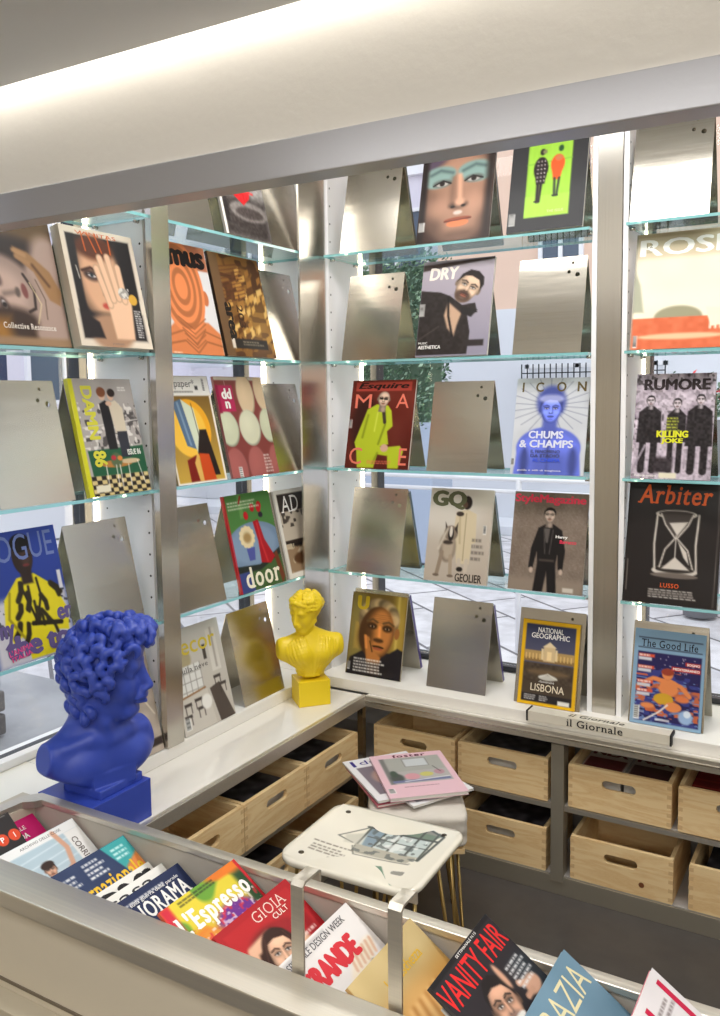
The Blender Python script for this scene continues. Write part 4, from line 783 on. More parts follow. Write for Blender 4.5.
# ---------------------------------------------------------------- sculpting: signed distances on a grid, then surface nets
class Clay:
    def __init__(s, lo, hi, h):
        s.lo = np.array(lo, float); s.h = h; s.n = (np.ceil((np.array(hi) - s.lo) / h).astype(int) + 1)
        s.F = np.full(tuple(s.n), .03, np.float32)
    def _sub(s, lo, hi):
        a = np.clip(np.floor((np.array(lo) - s.lo) / s.h).astype(int), 0, s.n); b = np.clip(np.ceil((np.array(hi) - s.lo) / s.h).astype(int) + 1, 0, s.n)
        if (b <= a).any(): return None
        ax = [s.lo[i] + np.arange(a[i], b[i]) * s.h for i in range(3)]
        X, Y, Z = np.meshgrid(*ax, indexing='ij'); sl = tuple(slice(a[i], b[i]) for i in range(3))
        return sl, X, Y, Z
    def _mix(s, sl, d, k, op):
        F = s.F[sl]
        if op == 'add':
            if k > 0: h = np.clip(k - np.abs(F - d), 0, None) / k; r = np.minimum(F, d) - h * h * k * .25
            else: r = np.minimum(F, d)
        else:
            d = -d
            if k > 0: h = np.clip(k - np.abs(F - d), 0, None) / k; r = np.maximum(F, d) + h * h * k * .25
            else: r = np.maximum(F, d)
        s.F[sl] = r
    def ell(s, c, r, k=.01, R=None, op='add'):
        c = np.array(c, float); r = np.array(r, float); m = r.max() + k + .012; q = s._sub(c - m, c + m)
        if q is None: return
        sl, X, Y, Z = q; X, Y, Z = X - c[0], Y - c[1], Z - c[2]
        if R is not None:
            R = np.array(R); X, Y, Z = R[0, 0] * X + R[1, 0] * Y + R[2, 0] * Z, R[0, 1] * X + R[1, 1] * Y + R[2, 1] * Z, R[0, 2] * X + R[1, 2] * Y + R[2, 2] * Z
        k0 = np.sqrt((X / r[0]) ** 2 + (Y / r[1]) ** 2 + (Z / r[2]) ** 2) + 1e-9; k1 = np.sqrt((X / r[0] ** 2) ** 2 + (Y / r[1] ** 2) ** 2 + (Z / r[2] ** 2) ** 2) + 1e-9
        s._mix(sl, k0 * (k0 - 1) / k1, k, op)
    def cap(s, a, b, ra, rb=None, k=.005, op='add', flat=None):
        a, b = np.array(a, float), np.array(b, float); rb = ra if rb is None else rb; m = max(ra, rb) + k + .008
        q = s._sub(np.minimum(a, b) - m, np.maximum(a, b) + m)
        if q is None: return
        sl, X, Y, Z = q; d = b - a; L = d @ d + 1e-12
        t = np.clip(((X - a[0]) * d[0] + (Y - a[1]) * d[1] + (Z - a[2]) * d[2]) / L, 0, 1)
        D = np.sqrt((X - a[0] - t * d[0]) ** 2 + (Y - a[1] - t * d[1]) ** 2 + (Z - a[2] - t * d[2]) ** 2) - (ra + (rb - ra) * t)
        s._mix(sl, D, k, op)
    def path(s, pts, r, k=.003, op='add'):
        n = len(pts)
        for i in range(n - 1):
            r0 = r[i] if isinstance(r, (list, tuple)) else r; r1 = r[i + 1] if isinstance(r, (list, tuple)) else r
            s.cap(pts[i], pts[i + 1], r0, r1, k, op)
    def box(s, c, hs, rnd=.003, k=.0, op='add', R=None):
        c = np.array(c, float); hs = np.array(hs, float); m = np.linalg.norm(hs) + k + .012; q = s._sub(c - m, c + m)
        if q is None: return
        sl, X, Y, Z = q; X, Y, Z = X - c[0], Y - c[1], Z - c[2]
        if R is not None:
            R = np.array(R); X, Y, Z = R[0, 0] * X + R[1, 0] * Y + R[2, 0] * Z, R[0, 1] * X + R[1, 1] * Y + R[2, 1] * Z, R[0, 2] * X + R[1, 2] * Y + R[2, 2] * Z
        qx, qy, qz = np.abs(X) - hs[0] + rnd, np.abs(Y) - hs[1] + rnd, np.abs(Z) - hs[2] + rnd
        d = np.sqrt(np.maximum(qx, 0) ** 2 + np.maximum(qy, 0) ** 2 + np.maximum(qz, 0) ** 2) + np.minimum(np.maximum(qx, np.maximum(qy, qz)), 0) - rnd
        s._mix(sl, d, k, op)
    def mesh(s, name):
        F = s.F; neg = F < 0
        cnt = np.zeros(tuple(s.n - 1), np.int8)
        for i in (0, 1):
            for j in (0, 1):
                for k in (0, 1): cnt += neg[i:i + s.n[0] - 1, j:j + s.n[1] - 1, k:k + s.n[2] - 1]
        act = (cnt > 0) & (cnt < 8); idx = np.full(act.shape, -1, np.int64); C = np.argwhere(act); idx[act] = np.arange(len(C))
        P = np.zeros((len(C), 3)); W = np.zeros(len(C))
        cor = [(i, j, k) for i in (0, 1) for j in (0, 1) for k in (0, 1)]
        for a in cor:
            for ax in range(3):
                if a[ax]: continue
                b = list(a); b[ax] = 1
                fa = F[C[:, 0] + a[0], C[:, 1] + a[1], C[:, 2] + a[2]]; fb = F[C[:, 0] + b[0], C[:, 1] + b[1], C[:, 2] + b[2]]
                m = (fa < 0) != (fb < 0); t = np.where(m, fa / (fa - fb + 1e-12), 0)
                p = np.tile(np.array(a, float), (len(C), 1)); p[:, ax] = t; P += p * m[:, None]; W += m
        P = s.lo + (C + P / W[:, None]) * s.h
        Q = []
        for ax in range(3):
            sa = [slice(None)] * 3; sb = [slice(None)] * 3; sa[ax] = slice(0, -1); sb[ax] = slice(1, None)
            na, nb = neg[tuple(sa)], neg[tuple(sb)]; E = np.argwhere(na != nb); o1, o2 = [(1, 2), (2, 0), (0, 1)][ax]
            E = E[(E[:, o1] > 0) & (E[:, o2] > 0) & (E[:, o1] < s.n[o1] - 1) & (E[:, o2] < s.n[o2] - 1)]
            fl = na[tuple(E.T)]
            def g(d1, d2):
                e = E.copy(); e[:, o1] -= d1; e[:, o2] -= d2; return idx[tuple(e.T)]
            q = np.stack([g(1, 1), g(0, 1), g(0, 0), g(1, 0)], 1); q[~fl] = q[~fl][:, ::-1]; Q.append(q)
        Q = np.concatenate(Q); me = bpy.data.meshes.new(name)
        me.vertices.add(len(P)); me.vertices.foreach_set('co', P.ravel()); me.loops.add(Q.size); me.loops.foreach_set('vertex_index', Q.ravel())
        me.polygons.add(len(Q)); me.polygons.foreach_set('loop_start', np.arange(0, Q.size, 4)); me.polygons.foreach_set('loop_total', np.full(len(Q), 4)); me.update(calc_edges=True); me.validate()
        return me
def rotz(a): c, s_ = math.cos(a), math.sin(a); return np.array([[c, -s_, 0], [s_, c, 0], [0, 0, 1]])
def frame(n):                                      # two tangents of a normal
    n = np.array(n, float); n /= np.linalg.norm(n); a = np.cross(n, (0, 0, 1)); a /= np.linalg.norm(a) + 1e-9; return n, a, np.cross(n, a)

def classical_face(C, o, A, s=1.0, male=True):
    """o: centre of the head at eye height; A: 3x3, columns = forward, left, up; s: scale (1 = a 0.24 m tall head)"""
    def P(f, l, u): return o + A @ (np.array((f, l, u)) * s)
    k = .012 * s
    C.ell(P(-.010, 0, .022), np.array((.082, .068, .082)) * s, k, A)
    C.ell(P(.024, 0, -.028), np.array((.060, .055, .080)) * s, .02 * s, A)
    C.ell(P(.045, 0, .045), np.array((.040, .054, .040)) * s, .02 * s, A)                          # forehead
    C.ell(P(.052, 0, -.088), np.array((.026, .026, .020)) * s, .015 * s, A)                        # chin
    for l in (-1, 1):
        C.ell(P(.044, l * .030, -.024), np.array((.028, .024, .032)) * s, .022 * s, A)           # cheek
        C.cap(P(-.014, l * .050, -.048), P(.048, l * .020, -.092), .014 * s, .013 * s, .022 * s)   # jaw
        C.ell(P(.093, l * .034, .004), np.array((.016, .015, .010)) * s, .012 * s, A, 'sub')       # socket
        C.ell(P(.064, l * .032, .003), np.array((.0125, .015, .011)) * s, .003 * s, A)             # eye
        C.path([P(.070, l * .018, .004), P(.0755, l * .031, .0105), P(.064, l * .047, .005)], .0022 * s, .003 * s)
        C.path([P(.070, l * .019, .001), P(.0735, l * .031, -.007), P(.064, l * .045, .000)], .0018 * s, .003 * s)
        C.path([P(.078, l * .010, .020), P(.075, l * .030, .024), P(.060, l * .050, .016)], [.007 * s, .0055 * s, .003 * s], .018 * s)   # brow
        C.ell(P(.094, l * .011, -.036), np.array((.009, .007, .0065)) * s, .004 * s, A)           # nostril wing
    C.cap(P(.074, 0, .040), P(.082, 0, .008), .013 * s, .011 * s, .010 * s); C.cap(P(.082, 0, .016), P(.103, 0, -.030), .0090 * s, .0105 * s, .007 * s)                     # nose
    C.ell(P(.074, 0, -.010), np.array((.020, .014, .034)) * s, .010 * s, A)
    C.ell(P(.085, 0, -.052), np.array((.014, .022, .014)) * s, .012 * s, A)
    C.path([P(.078, -.023, -.057), P(.094, -.008, -.0525), P(.0945, 0, -.0545), P(.094, .008, -.0525), P(.078, .023, -.057)], .0042 * s, .003 * s)
    C.path([P(.078, -.019, -.0665), P(.092, 0, -.0685), P(.078, .019, -.0665)], [.003 * s, .0058 * s, .003 * s], .003 * s)
    C.path([P(.086, -.021, -.0605), P(.0985, 0, -.0605), P(.086, .021, -.0605)], .0016 * s, .001 * s, 'sub')
    C.ell(P(.086, 0, -.078), np.array((.010, .018, .005)) * s, .006 * s, A, 'sub')
    return P

def blue_bust():
    C = Clay((-.16, -.19, -.005), (.19, .19, .42), .0027); r = random.Random(11)
    B = rotz(math.radians(-13))                                                                     # the chest looks a little towards the shop
    def Q(x, y, z): return B @ np.array((x, y, z))
    C.ell(Q(-.012, 0, .052), (.058, .134, .090), .0, B)                                             # chest
    C.ell(Q(.008, -.050, .070), (.044, .060, .048), .03, B); C.ell(Q(.008, .050, .070), (.044, .060, .048), .03, B)
    for sy in (-1, 1):
        C.cap(Q(-.024, sy * .118, .085), Q(-.020, sy * .028, .152), .024, .032, .035)                 # trapezius
        C.cap(Q(-.016, sy * .09, .098), Q(-.012, sy * .17, .098), .034, .031, .018)                 # stump of the arm
    C.cap((-.012, .0, .13), (.004, .004, .235), .058, .050, .035)                                   # neck
    C.path([Q(.036, -.012, .118), Q(.034, -.045, .128), Q(.016, -.10, .118)], .006, .022); C.path([Q(.036, .012, .118), Q(.034, .045, .128), Q(.016, .10, .118)], .006, .022)   # collar bones
    hd = math.radians(32); A = rotz(hd); o = np.array((.011, .006, .262))
    C.path([A @ np.array((-.015, -.048, 0)) + o * (1, 1, 0) + (0, 0, .215), (.036, -.026, .165), (.040, -.014, .122)], [.014, .012, .008], .016)   # neck tendon
    C.path([A @ np.array((-.03, .045, 0)) + o * (1, 1, 0) + (0, 0, .22), (.016, .028, .165), (.040, .006, .122)], [.013, .011, .007], .016)
    for sy in (-1, 1):                                                                             # clean cuts of shoulders, lower rim and back
        C.box(Q(0, sy * (.203 if sy < 0 else .190), .12), (.2, .070, .2), .002, .004, 'sub', R=B @ np.array(Matrix.Rotation(math.radians(sy * 10), 3, 'X')))
        C.box(Q(0, sy * .112, -.026), (.2, .16, .065), .002, .012, 'sub', R=B @ np.array(Matrix.Rotation(math.radians(sy * 26), 3, 'X')))
    C.box(Q(-.14, 0, .06), (.06, .2, .10), .002, .01, 'sub', R=B)
    C.box(Q(.005, 0, .030), (.048, .054, .022), .003, .004, R=B)
    C.box((-.002, 0, .010), (.060, .064, .0105), .002, .0)                                          # small plinth
    P = classical_face(C, o, A, .95)
    C.ell(o + A @ np.array((-.008, 0, .036)), (.088, .074, .076), .01, A)
    C.ell(o + A @ np.array((-.030, 0, -.028)), (.056, .066, .088), .02, A)
    C.ell(o + A @ np.array((.044, 0, .076)), (.054, .060, .036), .02, A)
    def onskull(az, el):
        ce = math.cos(el) if el > 0 else max(math.cos(el), .80); ze = math.sin(el) if el > 0 else el * 1.02
        d = np.array((ce * math.cos(az), ce * math.sin(az), ze)); R_ = np.array((.100, .080, .096)); p = np.array((.011, 0, .024)) + d * R_
        g = np.array((math.cos(az) / R_[0], math.sin(az) / R_[1], math.sin(max(el, -.25)) / R_[2])); return p, g / np.linalg.norm(g)
    spots = []
    for i in range(3000):
        az = r.uniform(-PI, PI); el = r.uniform(-1.08, 1.5); a = abs(az)
        low = .52 if a < .75 else (.52 - (a - .75) * 1.15 if a < 1.3 else (-.11 - (a - 1.3) * 1.35 if a < 2.0 else -1.08))
        if el < low: continue
        p, n = onskull(az, el)
        if all(np.linalg.norm(p - q) > .0205 for q, _, _ in spots): spots.append((p, n, az))
    for p, n, az in spots:                                                                         # thick C and S shaped locks, hanging down and curling up at the tip
        n, t, b = frame(n); sg = r.choice((-1, 1)); R0 = r.uniform(.0125, .0175); turns = r.uniform(.62, 1.0); a0 = PI / 2 + r.uniform(-.9, .9); pts = []
        for i in range(10):
            f = i / 9; an = a0 + sg * f * turns * 2 * PI; rr = R0 * (1.05 - .72 * f)
            lift = .004 + .009 * math.sin(PI * min(1, f * 1.1))
            pts.append(o + A @ (p + t * rr * math.cos(an) + b * rr * math.sin(an) + n * lift))
        C.path(pts, [.0044, .0068, .0080, .0086, .0086, .0080, .0072, .0064, .005, .0036], .0040)
        pts2 = [q + A @ (t * .003 * sg + n * .0015) for q in pts[1:8]]; C.path(pts2, .0036, .0012)
    for i in range(13):                                                                            # forelocks that overhang the brow
        az = -1.15 + 2.3 * i / 12 + r.uniform(-.08, .08); p, n = onskull(az, .58 + .26 * r.random()); n, t, b = frame(n); u = r.choice((-1, 1))
        pts = [p + np.array((0, 0, .034)) - n * .002, p + n * .014 + np.array((0, 0, .022)), p + n * .024 + t * .005 * u + np.array((0, 0, .006)), p + n * .022 + t * .012 * u - np.array((0, 0, .009)), p + n * .012 + t * .008 * u - np.array((0, 0, .014)), p + n * .014 - t * .001 * u - np.array((0, 0, .006))]
        C.path([o + A @ x for x in pts], [.009, .0105, .0100, .008, .0062, .005], .002)
    return C.mesh('figure')

def yellow_bust():
    C = Clay((-.08, -.13, -.003), (.09, .13, .31), .0019); r = random.Random(3)
    C.ell((0, 0, .085), (.045, .088, .062), .0); C.ell((-.002, 0, .04), (.036, .050, .045), .02)
    C.ell((-.002, -.090, .098), (.030, .026, .036), .02); C.ell((-.002, .090, .098), (.030, .026, .036), .02)       # shoulders
    C.cap((-.004, -.080, .112), (-.004, -.02, .136), .018, .022, .025); C.cap((-.004, .080, .112), (-.004, .02, .136), .018, .022, .025)
    for sy in (-1, 1): C.ell((.028, sy * .033, .082), (.026, .030, .030), .016)
    C.cap((-.004, 0, .12), (.002, -.012, .180), .026, .0215, .018)
    for sy in (-1, 1):
        C.box((0, sy * .134, .06), (.2, .026, .2), .002, .004, 'sub')
        C.box((0, sy * .104, .008), (.2, .036, .052), .002, .006, 'sub', R=np.array(Matrix.Rotation(math.radians(sy * 32), 3, 'X')))
    # folds of the wrap lie on the surface, from each shoulder to the middle of the waist
    def front(y, z):
        j, k = int(round((y - C.lo[1]) / C.h)), int(round((z - C.lo[2]) / C.h)); c = np.nonzero(C.F[:, min(max(j, 0), C.n[1] - 1), min(max(k, 0), C.n[2] - 1)] < 0)[0]
        return C.lo[0] + (c[-1] if len(c) else int((0 - C.lo[0]) / C.h)) * C.h
    folds = []
    for sy in (-1, 1):
        for i in range(8):
            f = i / 7; y0 = sy * (.026 + .058 * f); z0 = .140 - .026 * f * f; y1 = sy * (.002 + .016 * f); pts = []
            for j in range(15):
                t = j / 14; y = y0 + (y1 - y0) * t + sy * .022 * math.sin(PI * t) * (f - .15) + sy * .0012 * math.sin(9 * t + 2 * i); z = z0 + (.014 - z0) * t
                pts.append((front(y, z) - .0008, y, z))
            xs = [q[0] for q in pts]; xs = [np.mean(xs[max(0, j - 2):j + 3]) for j in range(15)]; folds.append([(x, q[1], q[2]) for x, q in zip(xs, pts)])
    for i, pts in enumerate(folds): C.path(pts, [.0012 + .0022 * math.sin(PI * min(1, (j + 1) / 9)) * (1 + .25 * (i % 2)) for j in range(15)], .0045)
    C.path([(front(y, .014), y, .014) for y in (-.04, -.02, 0, .02, .04)], .004, .005)
    C.box((0, 0, -.03), (.2, .2, .034), .001, .001, 'sub')
    hd = math.radians(-52); A = rotz(hd) @ np.array(Matrix.Rotation(math.radians(10), 3, 'Y')); o = np.array((.006, -.017, .214))
    classical_face(C, o, A, .56, False)
    s = .56
    def P(f, l, u): return o + A @ (np.array((f, l, u)) * s)
    C.ell(P(-.024, 0, .030), np.array((.094, .080, .084)) * s, .006, A)
    C.ell(P(-.112, 0, .012), np.array((.042, .046, .042)) * s, .006, A)                                      # bun
    for l in (-1, 1):                                                                               # waves swept back from the parting
        for i in range(7):
            e = 1.22 - i * .2; pts = []
            for j in range(10):
                az = .55 + j * .26; dd = np.array((math.cos(e - .0 * j) * math.cos(az) if False else math.cos(az) * math.cos(e * (1 - .03 * j)), l * math.sin(az) * math.cos(e * (1 - .03 * j)) + 0, math.sin(e * (1 - .03 * j))))
                w = .006 * math.sin(j * 1.7 + i)
                q = np.array((-.024, 0, .030)) + dd * np.array((.097, .084, .087)) + np.array((0, 0, w)); pts.append(P(*q))
            C.path(pts, .0050, .0040)
    for i in range(7):
        a = i * PI / 3.5; C.path([P(-.112 + .01, .030 * math.cos(a), .012 + .028 * math.sin(a)), P(-.148, .022 * math.cos(a + .7), .012 + .02 * math.sin(a + .7)), P(-.155, .006 * math.cos(a + 1.4), .012 + .006 * math.sin(a + 1.4))], [.006, .006, .004], .002)
    for i in range(9):
        a = -1.2 + i * .3; C.ell(P(-.02 + .085 * math.cos(a), .076 * math.sin(a), .088 - .01 * abs(a)), (.0085, .0085, .008), .003)
    C.path([P(.055, -.05, .062), P(.075, -.02, .078), P(.078, 0, .084), P(.075, .02, .078), P(.055, .05, .062)], .006, .004)
    return C.mesh('figure')
# ================================================================ setting
def st(o): return tag(o, kind='structure')
st(MB().box(-.25, 5, -6, .25, FLOOR - .1, FLOOR).build('floor', M['floor']))
# outdoor ground: big pale slabs laid in a diagonal pattern
def paving_material():
    m = bpy.data.materials.new('pale_stone_paving'); m.use_nodes = True; nt = m.node_tree; b = nt.nodes['Principled BSDF']; b.inputs['Roughness'].default_value = .7
    tc = nt.nodes.new('ShaderNodeTexCoord'); mp = nt.nodes.new('ShaderNodeMapping'); mp.inputs['Rotation'].default_value = (0, 0, math.radians(38))
    br = nt.nodes.new('ShaderNodeTexBrick'); br.inputs['Scale'].default_value = 1.0; br.inputs['Brick Width'].default_value = .9; br.inputs['Row Height'].default_value = .42
    br.inputs['Mortar Size'].default_value = .012; br.inputs['Color1'].default_value = rgba((226, 224, 226)); br.inputs['Color2'].default_value = rgba((212, 211, 216)); br.inputs['Mortar'].default_value = rgba((116, 114, 118))
    nz = nt.nodes.new('ShaderNodeTexNoise'); nz.inputs['Scale'].default_value = 7; nz.inputs['Detail'].default_value = 6
    mr = nt.nodes.new('ShaderNodeMapRange'); mr.inputs['From Min'].default_value = .35; mr.inputs['From Max'].default_value = .7; mr.inputs['To Min'].default_value = 1; mr.inputs['To Max'].default_value = .72
    mx = nt.nodes.new('ShaderNodeVectorMath'); mx.operation = 'SCALE'
    nt.links.new(tc.outputs['Object'], mp.inputs[0]); nt.links.new(mp.outputs[0], br.inputs['Vector']); nt.links.new(tc.outputs['Object'], nz.inputs['Vector'])
    nt.links.new(nz.outputs['Fac'], mr.inputs['Value']); nt.links.new(br.outputs['Color'], mx.inputs[0]); nt.links.new(mr.outputs[0], mx.inputs['Scale']); nt.links.new(mx.outputs[0], b.inputs['Base Color'])
    return m
st(MB().box(-14, 14, -9, 16, FLOOR - .12, FLOOR - .02).build('street_paving', paving_material()))
st(MB().box(-6, -.36, -9, .6, FLOOR - .06, FLOOR - .012).build('street_road', mat('grey_road_stone', (150, 152, 156), .7, vary=((3, 3, 3), .6, (186, 188, 192)), bump=((20, 20, 20), .3, .01))))
# room behind the camera
CEIL = 1.498
st(MB().box(5, 5.1, -6, .25, FLOOR, 2.2).build('wall_right', M['wallpaint']))
st(MB().box(-.25, 5, -6.1, -6, FLOOR, 2.2).build('wall_back', M['wallpaint']))
st(MB().box(-.35, -.25, -6, -1.75, FLOOR, 2.2).build('wall_left', M['wallpaint']))
st(MB().box(-.35, 5, -6, -1.425, CEIL, CEIL + .1).build('ceiling', M['ceil']))
st(MB().box(-.35, 5.1, -1.38, .35, 1.92, 2.02).build('ceiling_above_window', M['ceil']))
st(MB().box(-.35, 5.1, -1.425, -1.37, 1.60, 1.68).build('trim_1', M['ceil']))
# hanging fascia: plaster face, steel lower band
st(MB().box(-.25, 5, -1.38, -1.335, 1.326, 1.92).build('wall_fascia', M['plaster']))
st(MB().box(-.25, 5, -1.3845, -1.335, 1.270, 1.327, .002).build('trim_2', M['bandsteel']))
cove = MB().box(-.24, 4.9, -1.420, -1.390, 1.590, 1.598).build('cove_light', M['ledcool'])
tag(cove, 'long white light strip in the ceiling slot above the plaster fascia', 'light strip')
# walls under the windows (behind the cabinets) and headers above them
st(MB().box(-.25, 3.2, .25, .35, FLOOR, -.0).build('wall_front', M['white']))
st(MB().box(-.35, -.25, -1.75, .35, FLOOR, -.0).build('wall_side', M['white']))
st(MB().box(-.25, 5, .25, .35, 1.80, 2.02).build('wall_front_header', M['white']))
st(MB().box(-.35, -.25, -1.75, .35, 1.80, 2.02).build('wall_side_header', M['white']))
st(MB().box(3.2, 5, .25, .35, FLOOR, 1.8).build('wall_front_right', M['wallpaint']))
def window(n, axis, a, b, c):
    """window between a and b along the wall; c: the plane"""
    mb = MB(); w = .028
    def bx(mb, u0, u1, z0, z1, t0=-.02, t1=.03):
        if axis == 'x': mb.box(u0, u1, c + t0, c + t1, z0, z1, .002)
        else: mb.box(c - t1, c - t0, u0, u1, z0, z1, .002)
    bx(mb, a, a + w, 0, 1.8); bx(mb, b - w, b, 0, 1.8); bx(mb, a + w, b - w, 0, .018); bx(mb, a + w, b - w, 1.77, 1.8)
    root = st(mb.build('window_%d' % n, M['framedark'])); mb = MB(); bx(mb, a + w, b - w, .018, 1.77, 0, .004)
    mb.build('pane', M['pane'], root); return root
window(1, 'x', .065, .975, .262); window(2, 'x', 1.02, 3.2, .262)
window(3, 'y', -.735, -.065, -.262); window(4, 'y', -1.75, -.79, -.262)
st(MB().box(-.262, -.232, -1.75, -.83, 0, .022, .003).build('trim_3', M['white']))
# ---------------------------------------------------------------- outside
def facade_mat(name, a, b):
    return mat(name, a, .85, vary=((1.3, 1.3, .7), .5, b), bump=((14, 14, 14), .3, .01))
pk = facade_mat('peach_render', (226, 196, 176), (212, 178, 156)); gw = mat('pale_plinth_stone', (214, 216, 222), .8, bump=((5, 5, 5), .3, .02))
oc = facade_mat('ochre_render', (196, 150, 116), (176, 130, 100)); lil = facade_mat('pale_lilac_render', (216, 212, 224), (196, 192, 206)); gl = mat('dark_reflecting_pane', (70, 84, 100), .08, spec=.9); fr = mat('pale_window_frame', (226, 226, 230), .5); ir = mat('wrought_iron', (50, 54, 58), .5, .7)
FY = 7.0
def building(name, x0, x1, y0, y1, z1, base, m, label, wins, along='x', grille=()):
    b = empty(name, ((x0 + x1) / 2, (y0 + y1) / 2, FLOOR)); tag(b, label, 'building'); L = Vector(b.location)
    def loc(o): o.location = -L; return o
    loc(MB().box(x0, x1, y0, y1, FLOOR + base, z1).build('wall', m, b)); 
    if base: loc(MB().box(x0 - .04, x1 + .04, y0 - .04, y1 + .04, FLOOR, FLOOR + base).build('stone_plinth', gw, b))
    loc(MB().box(x0 - .05, x1 + .05, y0 - .08, y1 + .05, z1 - 2.8, z1 - 2.62).build('cornice', fr, b))
    for i, (a, c, z0, zz) in enumerate(wins):
        mb = MB(); f = .045; n0 = y0 - .05; g = MB()
        if along == 'x':
            for q in ((a, a + f, z0, zz), (c - f, c, z0, zz), (a, c, z0, z0 + f), (a, c, zz - f, zz), ((a + c) / 2 - f / 2, (a + c) / 2 + f / 2, z0, zz)): mb.box(q[0], q[1], n0, y0 + .02, q[2], q[3])
            g.box(a + f, c - f, y0 - .02, y0 + .01, z0 + f, zz - f)
        else:
            n1 = x1 + .05
            for q in ((a, a + f, z0, zz), (c - f, c, z0, zz), (a, c, z0, z0 + f), (a, c, zz - f, zz), ((a + c) / 2 - f / 2, (a + c) / 2 + f / 2, z0, zz)): mb.box(x1 - .02, n1, q[0], q[1], q[2], q[3])
            g.box(x1 - .01, x1 + .02, a + f, c - f, z0 + f, zz - f)
        w = loc(mb.build('window', fr, b)); gp = g.build('pane', gl, w)
        if i in grille:
            t = MB(); k = int((c - a) / .065)
            for j in range(k + 1):
                u = a + (c - a) * j / k
                t.cyl((u, y0 - .16, z0), (u, y0 - .16, zz), .007, n=6)
            for z in (z0 + .1, (z0 + zz) / 2, zz - .1): t.box(a, c, y0 - .166, y0 - .154, z - .006, z + .006)
            t.build('iron_grille', ir, w)
    return b
building('building', -2.9, .38, FY, FY + 2, 7, 2.45, pk, 'peach rendered house with a pale stone base across the street', [(-1.80, -.62, .1, 1.28), (-.50, -.26, .1, 1.28), (-1.66, -1.16, 2.36, 3.5)], 'x', (0, 1))
building('building', .50, 8, FY, FY + 2, 6, .9, oc, 'ochre house behind the right of the corner window', [(.7, 1.5, .3, 1.3), (1.9, 2.6, 2.0, 3.2), (3.2, 4.2, .2, 1.4)], 'x', (0,))
building('building', -9, -3.02, FY + .6, FY + 3, 6.5, .7, lil, 'pale house behind the hedge with dark windows', [(-4.2, -3.3, 1.9, 3.3), (-6.6, -5.6, 1.6, 3.2), (-8.6, -7.8, 1.6, 3.2)])
building('building', -8, -6, -9, 5.4, 5.5, .6, lil, 'pale lilac house seen through the side window', [(-.5, .5, .9, 2.3), (1.5, 2.4, 1.2, 2.6), (3.6, 4.6, .9, 2.4), (-3, -2.2, 1.0, 2.4)], 'y')
st(MB().box(-14, 14, FY - .7, FY - .02, FLOOR - .02, FLOOR + .08, .01).build('street_kerb', gw))
def foliage(name, pts_fn, n, size, cols, parent, seed=1):
    r = random.Random(seed); me = bpy.data.meshes.new(name); V, F, C = [], [], []
    for i in range(n):
        p = Vector(pts_fn(r)); d = Vector((r.gauss(0, 1), r.gauss(0, 1), r.gauss(0, 1))).normalized(); t = d.orthogonal().normalized(); b = d.cross(t); s_ = size * r.uniform(.6, 1.3)
        k = len(V); V += [tuple(p - t * s_), tuple(p + b * s_ * .5), tuple(p + t * s_), tuple(p - b * s_ * .5)]; F.append((k, k + 1, k + 2, k + 3)); c = lin(r.choice(cols)); C += [[*c, 1]] * 4
    me.from_pydata(V, [], F); at = me.color_attributes.new('Col', 'FLOAT_COLOR', 'POINT'); at.data.foreach_set('color', np.array(C).ravel())
    return link(name, me, M['art'], parent)
GR = [(84, 112, 84), (122, 150, 118), (54, 80, 60), (156, 180, 156), (104, 130, 112)]
h = empty('hedge', (-2.23, 4.6, FLOOR)); tag(h, 'tall clipped green hedge in a trough seen through the corner window', 'hedge')
MB().box(-.62, .52, -.22, .22, 0, 1.25, .02).build('trough', mat('pale_blue_planter', (164, 176, 196), .7), h)
MB().box(-.58, .46, -.15, .15, 1.2, 2.62, .05).build('dense_core', mat('hedge_core', (74, 94, 76), .9), h)
foliage('foliage', lambda r: (r.uniform(-.62, .5), r.choice((-1, 1)) * r.uniform(.12, .24) if r.random() < .8 else r.uniform(-.2, .2), r.uniform(1.2, 2.76)), 9000, .024, GR, h, 3)
for i, (px_, py_, s_) in enumerate(((.66, 3.6, 1.3), (1.15, 3.3, 1.2))):
    f = empty('flower_pot', (px_, py_, FLOOR)); tag(f, ('red flowering plant in a tall pot outside, nearer the steel post' if i == 0 else 'red flowering plant in a tall pot outside, at the right edge'), 'plant', 'potted plants on the pavement')
    MB().cyl((0, 0, 0), (0, 0, 1.0 * s_), .11, .16, 20).build('pot', mat('grey_pot', (130, 130, 134), .6), f, True)
    foliage('foliage', lambda r: (max(-.2, min(.2, r.gauss(0, .09))), max(-.2, min(.2, r.gauss(0, .09))), 1.02 * s_ + abs(r.gauss(.06, .07))), 620, .02, GR, f, 5 + i)
    foliage('blossom', lambda r: (max(-.2, min(.2, r.gauss(0, .1))), max(-.2, min(.2, r.gauss(0, .1))), 1.08 * s_ + abs(r.gauss(.05, .06))), 90, .018, [(196, 50, 60), (220, 90, 90)], f, 15 + i)
